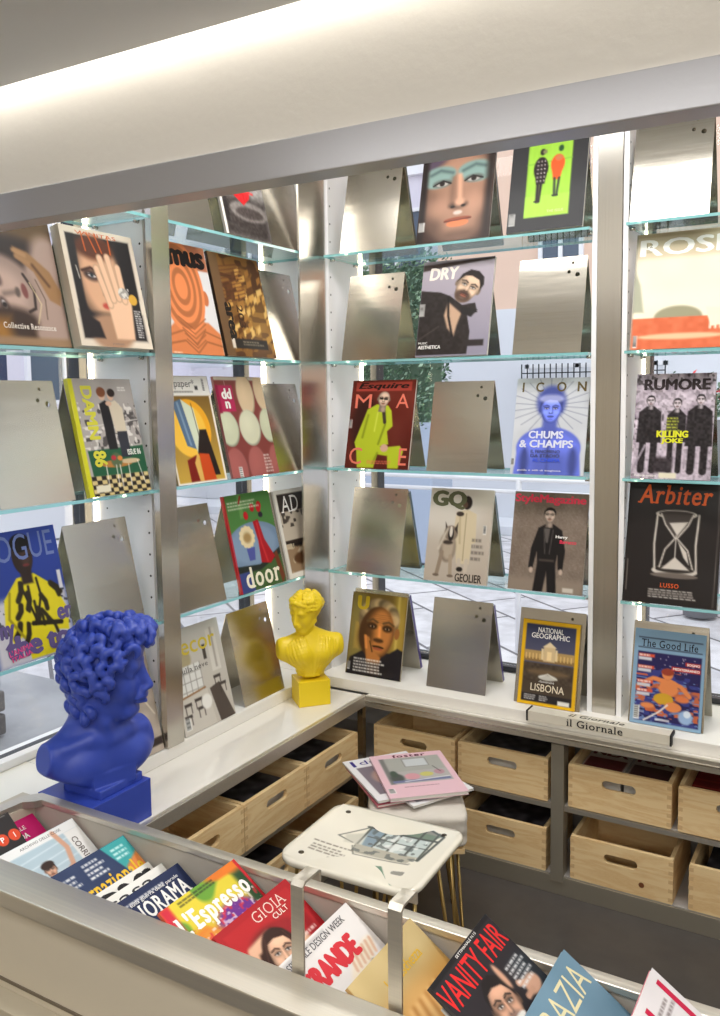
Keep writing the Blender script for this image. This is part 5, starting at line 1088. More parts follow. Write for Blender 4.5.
# navy awning beyond the left window, stone pier low outside, white guard rail
aw = empty('awning', (-2.6, -.55, 1.12)); tag(aw, 'navy shop awning with a small printed emblem beyond the left window', 'awning')
MB().prism([(0, .34), (.0, .1), (.9, -.10), (.9, -.02), (.06, .34)], 'y', -1.6, .62).build('canvas', mat('navy_canvas', (46, 54, 84), .8), aw)
MB().box(.895, .91, -1.6, .62, -.13, .10, .002).build('valance', mat('navy_valance', (52, 60, 92), .8), aw)
q = MB(); q.box(.911, .914, .1, .14, -.06, .05, mi=0); q.box(.911, .914, .14, .2, .03, .05, mi=0); q.box(.911, .914, .14, .18, -.012, .008, mi=0); q.box(.911, .914, .14, .2, -.06, -.04, mi=1); q.build('emblem', [mat('emblem_red', (206, 70, 60), .6), mat('emblem_yellow', (226, 190, 80), .6)], aw)
pier = MB(); r_ = random.Random(4)
for k in range(4): pier.box(-2.0 + r_.uniform(0, .02), -1.655 - r_.uniform(0, .02), -.45, -.04 - r_.uniform(0, .02), FLOOR + k * .105, FLOOR + k * .105 + .092, .012)
tag(pier.build('stone_pier', mat('rough_grey_stone', (96, 92, 92), .9, vary=((6, 6, 6), .6, (150, 146, 144)), bump=((12, 12, 12), .8, .02))), 'low pier of stacked rough grey stones outside the left window', 'pier')
rl = empty('guard_rail', (0, 2.2, FLOOR)); tag(rl, 'white tubular guard rail on the pavement outside the corner window', 'railing')
for z in (1.0, .93): MB().cyl((-1.4, 0, z), (1.7, 0, z), .012, n=10).build('rail', fr, rl, True)
for x in (-1.3, -.1, 1.1): MB().cyl((x, 0, 0), (x, 0, 1.0), .016, n=10).build('upright', fr, rl, True)
# ================================================================ shelving
def post(name, label, outline, z0, z1, m, bevel=.0):
    mb = MB(); mb.prism(outline, 'z', z0, z1); return tag(mb.build(name, m), label, 'post')
post('display_post', 'brushed steel post between the two bays of the left wall', [(.018, -.816), (.038, -.816), (.038, -.752), (.018, -.752)], .0, 1.8, M['steel'])
post('display_post', 'brushed steel post right of the three columns of magazines, before the narrow bay', [(.950, -.0), (1.018, -.0), (1.018, .04), (.950, .04)], .0, 1.8, M['steel'])
post('corner_column', 'wide brushed steel column in the corner behind the yellow bust', [(.030, -.152), (.037, -.152), (.041, -.006), (.034, -.006)], .0, 1.8, M['steel'])
def side_panel(label, axis, c, th, sgn, d0=.0, depth=.2, n=1):
    """white perforated upright; plane at c on axis; sgn: which way its visible face looks"""
    r = empty('side_panel', (0, 0, 0)); tag(r, label, 'panel')
    mb = MB(); hb = MB()
    for z in np.arange(.06, 1.78, .058):
        if axis == 'y': hb.disc((-.012, c + sgn * (th / 2 + .0004), z), (0, sgn, 0), .0032)
        else: hb.disc((c + sgn * (th / 2 + .0004), .012, z), (sgn, 0, 0), .0032)
        if axis == 'y': hb.disc((-.165, c + sgn * (th / 2 + .0004), z), (0, sgn, 0), .0026)
        else: hb.disc((c + sgn * (th / 2 + .0004), .165, z), (sgn, 0, 0), .0026)
    if axis == 'y': mb.box(-depth, -d0, c - th / 2, c + th / 2, 0, 1.8)
    else: mb.box(c - th / 2, c + th / 2, d0, depth, 0, 1.8)
    mb.build('upright', M['white'], r); hb.build('peg_holes', M['dark'], r)
    lb = MB()
    if axis == 'y': lb.box(-depth - .014, -depth, c - th / 2 + (sgn - 1) * .002, c + th / 2 + (sgn + 1) * .002, 0, 1.8)
    else: lb.box(c - th / 2 + (sgn - 1) * .002, c + th / 2 + (sgn + 1) * .002, depth, depth + .014, 0, 1.8)
    lb.build('light_strip', M['led'], r)
side_panel('white perforated upright at the left end of the three magazine columns', 'x', .042, .014, 1)
side_panel('white perforated upright left of the steel post that stands above the cream title bar', 'x', .942, .014, -1)
side_panel('white perforated upright right of the steel post, in the narrow bay', 'x', 1.028, .014, 1)
side_panel('white perforated upright at the corner end of the left wall', 'y', -.022, .014, -1)
side_panel('white perforated upright facing the corner behind the left steel post', 'y', -.764, .012, 1)
side_panel('white perforated upright with bare peg holes above the blue bust', 'y', -.800, .014, -1)
ordn = ['', 'lowest', 'second lowest', 'second highest', 'highest']
def shelf(axis, a, b, k, where):
    t = .008; z = SZ[k]; r = empty('glass_shelf', (0, 0, 0)); tag(r, '%s glass shelf %s' % (ordn[k], where), 'shelf', 'glass shelves')
    mb = MB()
    if axis == 'x': mb.box(a, b, -.03, .19, z - t, z)
    else: mb.box(-.19, .03, a, b, z - t, z)
    mb.b.faces.ensure_lookup_table()
    for f in mb.b.faces: f.material_index = 0 if abs(f.normal.z) > .5 else 1
    mb.build('glass', [M['glassclear'], M['glassedge']], r)
    for u in (a + .008, b - .008):
        for d in (.012, .16):
            pb = MB()
            if axis == 'x': pb.cyl((u - .007, d, z - t - .0045), (u + .007, d, z - t - .0045), .0045, n=10)
            else: pb.cyl((-d, u - .007, z - t - .0045), (-d, u + .007, z - t - .0045), .0045, n=10)
            pb.build('shelf_peg', M['steel'], r, True)
for k in (1, 2, 3, 4):
    shelf('x', .05, .934, k, 'right of the corner column'); shelf('x', 1.036, 2.4, k, 'in the bay right of the steel post')
    shelf('y', -.757, -.031, k, 'left of the corner column'); shelf('y', -1.7 if k < 4 else -1.325, -.809, k, 'left of the left steel post')
# ---------------------------------------------------------------- A-shaped stands
SW, SH = .205, .288
def make_stand():
    r = empty('magazine_stand'); th = .0016
    holes = [circ(SW / 2 - .042, SH - .020, .0042), circ(SW / 2 - .052, SH - .047, .0052), circ(SW / 2 - .026, SH - .056, .0068)]
    f = plate_with_holes('front_panel', rounded_outline(-SW / 2, SW / 2, 0, SH, .002, 2), holes, th, M['stand'], r); f.rotation_euler = (-LEAN, 0, 0)
    yt, zt = SH * math.sin(LEAN), SH * math.cos(LEAN); L = math.hypot(.150 - yt, zt); a = math.atan2(.150 - yt, zt)
    b = plate_with_holes('rear_panel', rounded_outline(-SW / 2, SW / 2, 0, L, .002, 2), [], th, M['stand'], r); b.rotation_euler = (a, 0, 0); b.location = (0, .150, 0)
    r['tilt'] = a
    return r
STAND0 = make_stand(); STN = [0]
REAR = STAND0['tilt']; del STAND0['tilt']
def place(wall, u, k):
    """point and turn of something standing at u along a wall on shelf k"""
    return ((u, -.022, SZ[k] + .0008), 0) if wall == 'B' else ((.022, u, SZ[k] + .0008), PI / 2)
def stand(wall, u, k, label):
    o = STAND0 if STN[0] == 0 else copy_tree(STAND0); STN[0] += 1
    loc, rz = place(wall, u, k); o.location = loc; o.rotation_euler = (0, 0, rz); tag(o, label, 'stand', 'metal magazine stands'); return o
def mag(wall, u, k, spec, W, H, label, sl, T=.006, grid=72, on=True, group='magazines on the window shelves', spine=None, dz=0, name='magazine'):
    if on: stand(wall, u if on is True else on, k, sl)
    loc, rz = place(wall, u, k); d = .0014
    loc = (loc[0], loc[1] - d, loc[2]) if wall == 'B' else (loc[0] + d, loc[1], loc[2])
    return magazine(spec, loc, rz, LEAN, W, H, label, T, grid, group, name, spine)
def backmag(wall, u, k, col, label):
    """a magazine on the street side of a stand"""
    loc, rz = place(wall, u, k); e = empty('magazine', loc); tag(e, label, 'magazine', 'magazines facing the street')
    if wall == 'B': e.location = (u, -.022 + .154, SZ[k] + .0008); e.rotation_euler = (-REAR, 0, PI)
    else: e.location = (.022 - .154, u, SZ[k] + .0008); e.rotation_euler = (-REAR, 0, PI / 2 + PI)
    mb = MB(); mb.box(-.1, .1, -.0125, -.0005, .001, .279); mb.build('pages', M['paper'], e)
    mb = MB(); mb.box(-.101, .101, -.0135, -.0125, 0, .28); mb.box(-.1012, -.1, -.0135, 0, 0, .28); mb.box(-.101, .101, -.0005, 0, 0, .28); mb.build('cover', cover_colour_mat(col), e)
# right wall, left to right, top shelf first
stand('B', .210, 4, 'empty metal stand on the top shelf next to the corner column')
mag('B', .512, 4, cv_face, .243, .310, 'magazine with a close-up face in pale green eye paint', 'metal stand behind the green eye paint face magazine', grid=90, spine=(50, 36, 34))
mag('B', .803, 4, cv_green, .226, .300, 'black framed magazine with two figures on a lime green field', 'metal stand behind the lime green and black magazine', T=.012, spine=(60, 60, 62))
stand('B', 1.146, 4, 'empty metal stand on the top shelf right of the steel post')
stand('B', .212, 3, 'empty metal stand directly above the red cover with a lime suit')
mag('B', .508, 3, cv_dry, .241, .308, 'mauve magazine with a tilted bearded man in a dark jacket', 'metal stand behind the mauve magazine of the bearded man', T=.010, spine=(206, 200, 196))
stand('B', .808, 3, 'empty pale metal stand directly above the blue bare-chested man cover')
mag('B', 1.180, 3, cv_rose, .262, .330, 'large pale magazine with an orange floor at the right edge', 'metal stand behind the large pale and orange magazine', T=.004, grid=84)
mag('B', .240, 2, cv_esq, .238, .295, 'red magazine with a seated bald man in a lime suit', 'metal stand behind the red magazine with the lime suit', T=.009, grid=84, spine=(120, 44, 34))
stand('B', .522, 2, 'empty brown-tinted metal stand between the red and the blue covers')
mag('B', .813, 2, cv_icon, .222, .291, 'pale magazine with a blue bare-chested man among radiating lines', 'metal stand behind the blue bare-chested man magazine', grid=84)
mag('B', 1.163, 2, cv_rumore, .210, .296, 'black and white magazine with three standing men and yellow lettering', 'metal stand behind the magazine of three standing men', grid=84)
stand('B', .218, 1, 'empty metal stand on the lowest glass shelf by the corner column')
mag('B', .520, 1, cv_gq, .215, .296, 'beige magazine with a figure in a cream coat and a husky dog', 'metal stand behind the cream coat and husky magazine', T=.010, grid=84)
mag('B', .810, 1, cv_style, .229, .298, 'grey-brown magazine with a man in a black leather jacket and pink title', 'metal stand behind the leather jacket magazine', grid=76)
mag('B', 1.166, 1, cv_arbiter, .252, .342, 'large black magazine with a white hourglass and orange title', 'metal stand behind the black hourglass magazine', grid=90)
mag('B', .217, 0, cv_u, .211, .275, 'magazine with an old man resting his cheek on his hand', 'metal stand behind the magazine of the old man', grid=84)
stand('B', .518, 0, 'empty metal stand on the ledge between the old man and the yellow bordered cover')
mag('B', .817, 0, cv_ng, .180, .255, 'yellow bordered magazine with a lit arch and the word LISBONA', 'metal stand behind the yellow bordered magazine', grid=76)
mag('B', 1.163, 0, cv_good, .193, .267, 'light blue magazine with swimmers in a dark sea', 'metal stand behind the light blue swimmers magazine', grid=84)
for u, k, c, t in ((.218, 1, (24, 66, 74), 'teal backed magazine on the street side of the stand by the corner, lowest glass shelf'), (.520, 1, (24, 66, 74), 'teal backed magazine on the street side behind the husky cover'), (.810, 1, (24, 66, 74), 'teal backed magazine on the street side behind the leather jacket cover'),
                   (.217, 0, (62, 44, 118), 'purple backed magazine on the street side behind the old man cover'), (.518, 0, (62, 44, 118), 'purple backed magazine on the street side of the empty ledge stand'), (.817, 0, (62, 44, 118), 'purple backed magazine on the street side behind the yellow bordered cover'),
                   (.210, 4, (26, 60, 50), 'dark green magazine on the street side of the top shelf stand by the column'), (.512, 4, (30, 60, 66), 'dark magazine on the street side behind the close-up face'), (.803, 4, (58, 70, 140), 'blue magazine on the street side behind the lime green cover'), ):
    backmag('B', u, k, c, t)
# left wall, near the corner
stand('A', -.652, 4, 'empty metal stand on the top shelf just right of the left steel post')
mag('A', -.396, 4, cv_a4, .218, .300, 'grey magazine with a red bow shape on the top shelf', 'metal stand behind the grey magazine with a red shape', T=.008)
stand('A', -.180, 4, 'empty metal stand on the top shelf touching the corner column, left side')
mag('A', -.634, 3, cv_mus, .218, .316, 'white magazine with an orange contour head', 'metal stand behind the orange contour head', grid=80)
mag('A', -.398, 3, cv_area, .236, .310, 'brown and gold magazine with stepped towers and number 203', 'metal stand behind the brown and gold magazine', on=-.410, T=.010, grid=80, spine=(50, 36, 28))
stand('A', -.198, 3, 'empty metal stand right of the brown and gold magazine')
mag('A', -.630, 2, cv_wall, .205, .306, 'magazine with an orange disc and tall geometric shapes', 'metal stand behind the orange disc magazine', grid=80)
mag('A', -.390, 2, cv_ddn, .228, .306, 'magazine with rows of cream and dusty red ovals', 'metal stand behind the magazine of ovals', T=.009, grid=80)
stand('A', -.178, 2, 'empty metal stand right of the magazine of ovals')
stand('A', -.640, 1, 'empty metal stand left of the green and blue magazine')
mag('A', -.365, 1, cv_door, .226, .298, 'green and blue magazine with a red garment and cream lettering', 'metal stand behind the green and blue magazine', T=.010, grid=84, spine=(196, 34, 44))
mag('A', -.125 - .0, 1, cv_ad, .200, .290, 'white bordered brown magazine half hidden by the corner column', 'metal stand behind the half hidden white bordered magazine', on=-.14, T=.008, spine=(226, 224, 220))
mag('A', -.626, 0, cv_decor, .218, .292, 'magazine of a pale kitchen with yellow lettering on the ledge', 'metal stand behind the pale kitchen magazine', grid=84)
stand('A', -.362, 0, 'empty metal stand on the ledge left of the yellow bust')
# left wall, near the camera
mag('A', -1.190, 3, cv_coll, .225, .313, 'magazine with a reclining woman sideways and her hand at the neck', 'metal stand behind the reclining woman magazine', grid=96)
mag('A', -.951, 3, cv_hand, .232, .292, 'thick cream bordered volume with a face half covered by a ringed hand', 'metal stand behind the thick cream bordered volume', on=-.950, T=.028, grid=104, spine=(210, 200, 184), name='book')
stand('A', -1.182, 2, 'empty metal stand left of the yellow spined magazine')
mag('A', -.944, 2, cv_damn, .205, .292, 'yellow spined magazine with a couple behind a round table', 'metal stand behind the yellow spined magazine', T=.012, grid=96, spine=(206, 204, 40))
mag('A', -1.205, 1, cv_vogue, .212, .297, 'magazine with a person in a yellow and black coat on blue', 'metal stand behind the yellow coat magazine', grid=104)
stand('A', -.966, 1, 'empty metal stand above the blue bust')
mag('A', -.920, 0, cv_behind, .200, .285, 'pale magazine on the ledge behind the blue bust', 'metal stand hidden behind the blue bust')
# ================================================================ ledges, counters and cabinets
def thing(name, label, cat, group=None): return tag(empty(name), label, cat, group)
lg = thing('window_ledge', 'raised cream ledge under the right hand window shelves', 'ledge'); MB().box(.0, 3.0, -.085, .235, -.036, 0, .002).build('board', M['ledge'], lg)
lg = thing('window_ledge', 'raised cream ledge under the left wall shelves', 'ledge'); MB().box(-.232, .034, -1.052, -.087, -.036, 0, .002).build('board', M['ledge'], lg); MB().box(-.232, -.002, -.085, .235, -.036, 0).build('corner_board', M['ledge'], lg)
ct = thing('counter_top', 'wide glossy cream counter along the left wall with steel edge', 'counter')
MB().box(.0, .223, -1.240, -.10, -.066, -.0365).build('worktop', M['counter'], ct); MB().box(-.232, -.008, -1.46, -1.054, -.036, -.0).build('near_worktop', M['ledge'], ct)
MB().box(.223, .238, -1.240, -.108, -.070, -.0345, .002).build('steel_edge', M['steel_h'], ct)
ct = thing('counter_top', 'steel edged counter strip above the pine crates on the right', 'counter')
MB().box(.235, 3.0, -.10, -.02, -.066, -.0365).build('worktop', M['counter'], ct); MB().box(.222, 3.0, -.113, -.100, -.070, -.0345, .002).build('steel_edge', M['steel_h'], ct); MB().box(.223, 3.0, -.1165, -.113, -.0525, -.049).build('edge_bead', M['steel'], ct)
# cabinet frames
cb = thing('cabinet', 'open cabinet frame holding the pine crates on the right', 'cabinet')
MB().box(.245, 3.0, -.075, .215, -.282, -.265).build('middle_shelf', M['shelf_laminate'], cb); MB().box(.245, 3.0, -.081, .215, -.50, -.482).build('bottom_shelf', M['shelf_laminate'], cb)
MB().box(.245, 3.0, -.086, -.076, -.282, -.268).build('shelf_edge', M['steel_h'], cb); MB().box(.245, 3.0, -.09, -.082, -.54, -.484, .001).build('plinth', M['plinth'], cb); MB().box(.245, 3.0, .22, .235, -.5, -.09).build('back_panel', M['shelf_laminate'], cb)
for x in (.877, 1.62): MB().box(x - .019, x + .019, -.094, -.050, -.50, -.080, .001).build('upright', M['plinth'], cb)
cb = thing('cabinet', 'open cabinet frame holding the pine crates under the left counter', 'cabinet')
MB().box(-.22, .226, -1.235, .21, -.282, -.265).build('middle_shelf', M['shelf_laminate'], cb); MB().box(-.22, .228, -1.235, .21, -.50, -.482).build('bottom_shelf', M['shelf_laminate'], cb); MB().box(.228, .236, -1.235, -.095, -.54, -.484).build('plinth', M['plinth'], cb)
MB().box(-.232, -.222, -1.24, .22, -.5, -.09).build('back_panel', M['shelf_laminate'], cb); MB().box(.226, .234, -1.235, -.095, -.282, -.268).build('shelf_edge', M['steel_h'], cb)
MB().box(.205, .225, -.108, -.088, -.482, -.080).build('upright', M['steel'], cb)
# ---------------------------------------------------------------- pine crates
def make_crate(w=.290, h=.130, d=.27, name='crate'):
    """front centre at the origin, front faces -y, body goes to +y"""
    r = empty(name); t = .012
    slot = rounded_outline(-.048, .048, h * .56, h * .56 + .027, .0134, 6)
    f = plate_with_holes('front_board', rounded_outline(-w / 2, w / 2, 0, h, .003, 2), [slot], t, M['crate'], r); f.location = (0, t / 2, 0)
    MB().box(-w / 2, w / 2, d - t, d, 0, h, .001).build('back_board', M['crate'], r)
    for s_ in (-1, 1):
        x0, x1 = (-w / 2, -w / 2 + t) if s_ < 0 else (w / 2 - t, w / 2)
        MB().box(x0, x1, t, d - t, 0, h, .001).build('side_board', M['crate'], r)
        j = MB()                                               # finger joints, seen as end grain at the corner
        for i in range(5):
            z = h * (i * 2 + .5) / 10
            j.box(x0 - (.0006 if s_ < 0 else 0), x1 + (.0006 if s_ > 0 else 0), -.0006, t + .0004, z, z + h / 12)
        j.build('finger_joint', M['crate_end'], r)
    MB().box(-w / 2 + t, w / 2 - t, t, d - t, .0, .006).build('base_board', M['crate'], r)
    return r
CR0 = make_crate(); CRN = [0]
def crate(loc, rz, label, knot=None):
    o = CR0 if CRN[0] == 0 else copy_tree(CR0); CRN[0] += 1
    o.location = loc; o.rotation_euler = (0, 0, rz); tag(o, label, 'crate', 'pine crates in the cabinets')
    if knot: MB().cyl((knot[0], -.0003, knot[1]), (knot[0], .003, knot[1]), .008, n=12).build('knot', M['knot'], o)
zt_, zb_ = -.2645, -.4815
for x, z, t, kn in ((.398, zt_, 'pine crate in the upper row nearest the corner, behind the two stools', None), (.700, zt_, 'pine crate in the upper row left of the steel upright', None), (1.052, zt_, 'pine crate in the upper row holding titles in bold dark letters', None), (1.360, zt_, 'pine crate in the upper row at the right edge with red papers', None),
                    (.390, zb_, 'pine crate in the lower row nearest the corner, behind the two stools', None), (.695, zb_, 'pine crate in the lower row left of the steel upright', None), (1.060, zb_, 'empty pine crate in the lower row with a dark knot', (.06, .034)), (1.392, zb_, 'pine crate in the lower row at the right edge', None)):
    crate((x, -.083, z), 0, t, kn)
for y, z, t in ((-.315, zt_, 'pine crate in the upper row of the left cabinet, nearest the corner'), (-.608, zt_, 'pine crate in the upper row of the left cabinet, second from the corner'), (-.901, zt_, 'pine crate in the upper row of the left cabinet, third from the corner'),
                (-.315, zb_, 'pine crate in the lower row of the left cabinet, nearest the corner'), (-.608, zb_, 'pine crate in the lower row of the left cabinet, second from the corner'), (-.901, zb_, 'pine crate in the lower row of the left cabinet, third from the corner')):
    crate((.242, y, z), PI / 2, t)
# papers lying in the crates
def flat_mag(spec, loc, rz, W, H, label, T=.02, cat='magazine', group='papers lying in the crates', grid=44, name='magazine'):
    r = magazine(spec, loc, 0, 0, W, H, label, T, grid, group, name); r.rotation_euler = (-PI / 2, 0, rz); return r
def cv_bold(word, c0, c1, c2=(30, 26, 26)):
    def f(c): c.c[:] = c0; c.rect(.05, .6, .95, 1.3, c1); return [(word, .06, .1, .86, .34, c2, dict(b=.06))]
    return f
def cv_plainred(c): c.c[:] = (120, 24, 26); c.noise(9, 20, 3); c.line([(0, .3), (1, .3)], .02, (190, 80, 70)); c.line([(0, .5), (1, .52)], .02, (190, 80, 70)); return []
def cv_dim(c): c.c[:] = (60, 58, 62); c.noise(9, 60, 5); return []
for x, z, sp, t in ((.985, zt_, cv_bold('NEX', (170, 160, 150), (96, 40, 40), (96, 30, 30)), 'paper with bold dark NEX letters in the crate'), (1.118, zt_, cv_bold('NEX', (150, 140, 130), (70, 40, 40), (96, 30, 30)), 'second paper with bold dark letters, to the right in the crate')):
    flat_mag(sp, (x, .04 - .08, z + .007), 0, .125, .19, t, .095)
flat_mag(cv_plainred, (1.350, -.04, zt_ + .007), 0, .24, .2, 'red papers in the crate at the right edge', .08)
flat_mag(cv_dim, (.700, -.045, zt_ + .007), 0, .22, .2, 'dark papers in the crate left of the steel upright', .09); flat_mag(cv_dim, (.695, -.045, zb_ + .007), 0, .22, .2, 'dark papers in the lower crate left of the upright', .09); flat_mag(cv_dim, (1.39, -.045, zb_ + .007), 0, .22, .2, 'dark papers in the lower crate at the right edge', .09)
for y, t in ((-.315, 'dark papers in the crate nearest the corner on the left'), (-.608, 'dark papers in the second crate from the corner on the left')):
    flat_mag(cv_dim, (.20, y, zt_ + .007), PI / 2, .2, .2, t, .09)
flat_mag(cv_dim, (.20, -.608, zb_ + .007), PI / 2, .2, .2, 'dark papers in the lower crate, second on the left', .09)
# title bar
sg = thing('title_bar', 'long cream bar with black serif lettering clipped on the ledge edge', 'sign')
MB().prism([(-.100, -.019), (-.0865, -.019), (-.0865, .0006), (-.058, .0006), (-.058, .008), (-.100, .008)], 'x', .788, 1.195).build('bar', mat('cream_card', (224, 218, 202), .35, coat=.4), sg)
for x in (.786, 1.195): MB().prism([(-.103, -.021), (-.0862, -.021), (-.0862, .0004), (-.056, .0004), (-.056, .010), (-.103, .010)], 'x', x - .0025, x + .0025).build('end_cap', M['rubber'], sg)
lt = lettering('front_lettering', [('il Giornale', 0, 0, 1, .135, (30, 28, 28), dict(serif=True, b=.012))], .160, .0216, sg, M['art']); lt.location = (.985, -.1005, -.0165)
l2 = lettering('top_lettering', [('il Giornale', 0, 0, 1, .135, (40, 38, 38), dict(serif=True, b=.005, it=.25))], .160, .0216, sg, M['art']); l2.location = (.985, -.088, .0084); l2.rotation_euler = (-PI / 2, 0, 0)
# ================================================================ busts
b = tag(empty('bust', (.130, -1.150, -.036), (0, 0, 0)), 'large matt blue classical bust of a curly-haired man in profile', 'bust')
MB().box(-.085, .085, -.092, .088, 0, .092, .0015).build('pedestal', M['blue'], b)
o = link('figure', blue_bust(), M['blue'], b, True); o.location = (.016, .010, .0915)
b = tag(empty('bust', (.108, -.234, -.036), (0, 0, math.radians(-41))), 'small yellow classical bust of a draped woman with tied hair', 'bust')
MB().box(-.048, .048, -.0515, .0515, 0, .080, .0012).build('pedestal', M['yellow'], b)
o = link('figure', yellow_bust(), M['yellow'], b, True); o.location = (0, 0, .0795)
# ================================================================ stool, pouf and its pile
s = tag(empty('stool', (.690, -.846, FLOOR), (0, 0, math.radians(2))), 'low stool with a cream printed seat on brass hairpin legs', 'stool')
SX, SY = .345, .300; zs = .452
mb = MB(); nx, ny = 24, 20; out = rounded_outline(-SX / 2, SX / 2, -SY / 2, SY / 2, .045, 8)
def dish(x, y): return .010 * ((abs(x) / (SX / 2)) ** 2.5)
def seat_mesh():
    b_ = bmesh.new(); rings = []
    for t, dz in ((.0, 0), (.25, 0), (.5, 0), (.75, 0), (.93, 0), (.985, -.001), (1.0, -.005), (1.0, -.012), (.97, -.016), (.0, -.016)):
        ring = []
        for (x, y) in out: ring.append(b_.verts.new((x * max(t, .002), y * max(t, .002), dish(x * t, y * t) + dz)))
        rings.append(ring)
    n = len(out)
    for i in range(len(rings) - 1):
        for k in range(n): b_.faces.new((rings[i][k], rings[i + 1][k], rings[i + 1][(k + 1) % n], rings[i][(k + 1) % n]))
    bmesh.ops.recalc_face_normals(b_, faces=b_.faces); me = bpy.data.meshes.new('seat'); b_.to_mesh(me); b_.free(); return me
seat = link('seat', seat_mesh(), M['seat'], s, True); seat.location = (0, 0, zs)
sc_ = Canvas(140, 120, (233, 227, 212), .86); cv_stool(sc_)
dw, dh = .315, .270; pr = picture('printed_drawing', sc_, dw, dh, seat, art_material('lacquered_print', .12, .5)); vs = pr.data.vertices
co = np.zeros(len(vs) * 3); vs.foreach_get('co', co); co = co.reshape(-1, 3); X_, Y_ = co[:, 0].copy(), co[:, 2] - dh / 2
co = np.stack([X_, Y_, .010 * (np.abs(X_) / (SX / 2)) ** 2.5 + .0006], 1); vs.foreach_set('co', co.ravel())
for x, y in ((-.128, .108), (.128, .108), (-.128, -.108), (.128, -.108)):
    if (x, y) != (.128, -.108): MB().cyl((x, y, dish(x, y) - .001), (x, y, dish(x, y) + .0018), .0065, n=16).build('screw', M['screw'], seat)
for sx in (-1, 1):
    for sy in (-1, 1):
        x, y = sx * .125, sy * .105; fx, fy = sx * .155, sy * .14
        pts = [(x - .028 * sx, y + .012 * sy, zs - .014), (fx - .010 * sx, fy + .002 * sy, .04), (fx - .005 * sx, fy, .012), (fx, fy, .006), (fx + .005 * sx, fy, .012), (x + .022 * sx, y - .012 * sy, zs - .014)]
        pts = [(min(max(p[0], -.17), .17), p[1], p[2]) for p in pts]
        lg = MB().tube(pts, .0045, 8).build('hairpin_leg', M['brass'], s, True)
        MB().cyl((fx, fy - .002, .0), (fx, fy, .016), .0075, n=12).build('rubber_foot', M['rubber'], lg)
p = tag(empty('stool', (.590, -.440, FLOOR), (0, 0, math.radians(31))), 'second low stool with a thick white linen cushion under a pile of magazines', 'stool')
def cushion(hx, hy, z0, z1, seed):
    me = bpy.data.meshes.new('cover'); b_ = bmesh.new(); bmesh.ops.create_cube(b_, size=2); bmesh.ops.subdivide_edges(b_, edges=b_.edges, cuts=22, use_grid_fill=True)
    for v in b_.verts:
        x, y, z = v.co; n = (abs(x) ** 8 + abs(y) ** 8 + abs(z) ** 10) ** (1 / 8.5); x, y, z = x / n, y / n, z / n
        w = .0015 * math.sin(9 * z + 4 * x + 2 * y) * math.sin(5 * x - 3 * y + 1) + .001 * math.sin(7 * z - 7 * x * y)
        v.co = (x * (hx + w * (1 - abs(z) * .6)), y * (hy + w * (1 - abs(z) * .6)), (z0 + z1) / 2 + z * (z1 - z0) / 2 * (1 + .02 * math.sin(6 * x) * (abs(x) < .9)))
    b_.to_mesh(me); b_.free(); return me
link('cushion', cushion(.130, .130, .290, .386, 1), M['linen'], p, True)
MB().box(-.12, .12, -.12, .12, .276, .290, .002).build('seat_board', M['crate'], p)
for sx in (-1, 1):
    for sy in (-1, 1):
        lg = MB().tube([(sx * .075, sy * .10, .278), (sx * .112, sy * .118, .012), (sx * .118, sy * .118, .006), (sx * .118, sy * .112, .012), (sx * .105, sy * .070, .278)], .0042, 8).build('hairpin_leg', M['brass'], p, True)
        MB().cyl((sx * .116, sy * .116, .0), (sx * .116, sy * .116, .016), .0075, n=12).build('rubber_foot', M['rubber'], lg)
def lay(spec, cx, cy, z, ang, W, H, label, T):
    r = magazine(spec, (0, 0, 0), 0, 0, W, H, label, T, 84, 'pile on the cushioned stool')
    a = math.radians(ang); dy = (-math.sin(a), math.cos(a))
    r.rotation_euler = (-PI / 2, 0, a); r.location = (cx - dy[0] * H / 2, cy - dy[1] * H / 2, z)
    return r
lay(cv_pinkish, .505, -.405, -.1495, 50, .205, .270, 'pink magazine at the bottom of the pile on the cushioned stool', .006)
lay(cv_white4, .560, -.385, -.1430, 62, .200, .275, 'white magazine in the pile whose corner points to the back', .006)
lay(cv_white3, .500, -.405, -.1365, 52, .205, .275, 'white magazine with a violet letter fanned left in the pile', .006)
lay(cv_foster, .565, -.385, -.1300, 41.6, .216, .280, 'pink framed magazine with a room photo on top of the pile', .010)
# ================================================================ island counter with the sloping rack
isl = thing('display_counter', 'long beige display counter with steel rails in the foreground', 'counter')
YI0, YI1, YO0, YO1, ZR = -1.247, -1.272, -1.478, -1.552, .062
MB().box(.066, 3.2, YI1, YI0, .050, ZR, .002).build('inner_rail', M['steel_h'], isl)
MB().box(.066, 3.2, YI1 + .004, YI0 - .006, -.16, .050).build('inner_wall', mat('trough_lining', (178, 172, 162), .5), isl)
MB().box(-.225, 3.2, YO1, YO0, .030, ZR, .003).build('outer_rail', M['steel_h'], isl)
MB().box(-.225, 3.2, YO1 + .012, YO0 - .004, -.50, .030).build('front_panel', M['beige'], isl)
MB().box(-.225, 3.2, YO1 + .010, YO1 + .013, -.122, -.116).build('panel_joint', mat('dark_joint', (110, 100, 86), .7), isl)  # thin darker strip along the panel joint
MB().box(-.225, 3.2, YO1 - .03, YO1 + .012, -.54, -.135, .002).build('lower_panel', mat('lower_beige_panel', (186, 176, 156), .5), isl)
MB().box(.066, 3.2, YO0, YI1, -.17, -.155).build('trough_floor', M['steel_h'], isl)
MB().box(-.0, .066, YO0, YI0, -.16, .048).build('end_wall', M['beige'], isl)
MB().prism([(.066, -1.247), (.100, -1.262), (.085, -1.285), (.066, -1.30), (.05, -1.478), (.02, -1.478), (.04, -1.28)], 'z', .046, .0615).build('end_rail', M['steel_h'], isl)
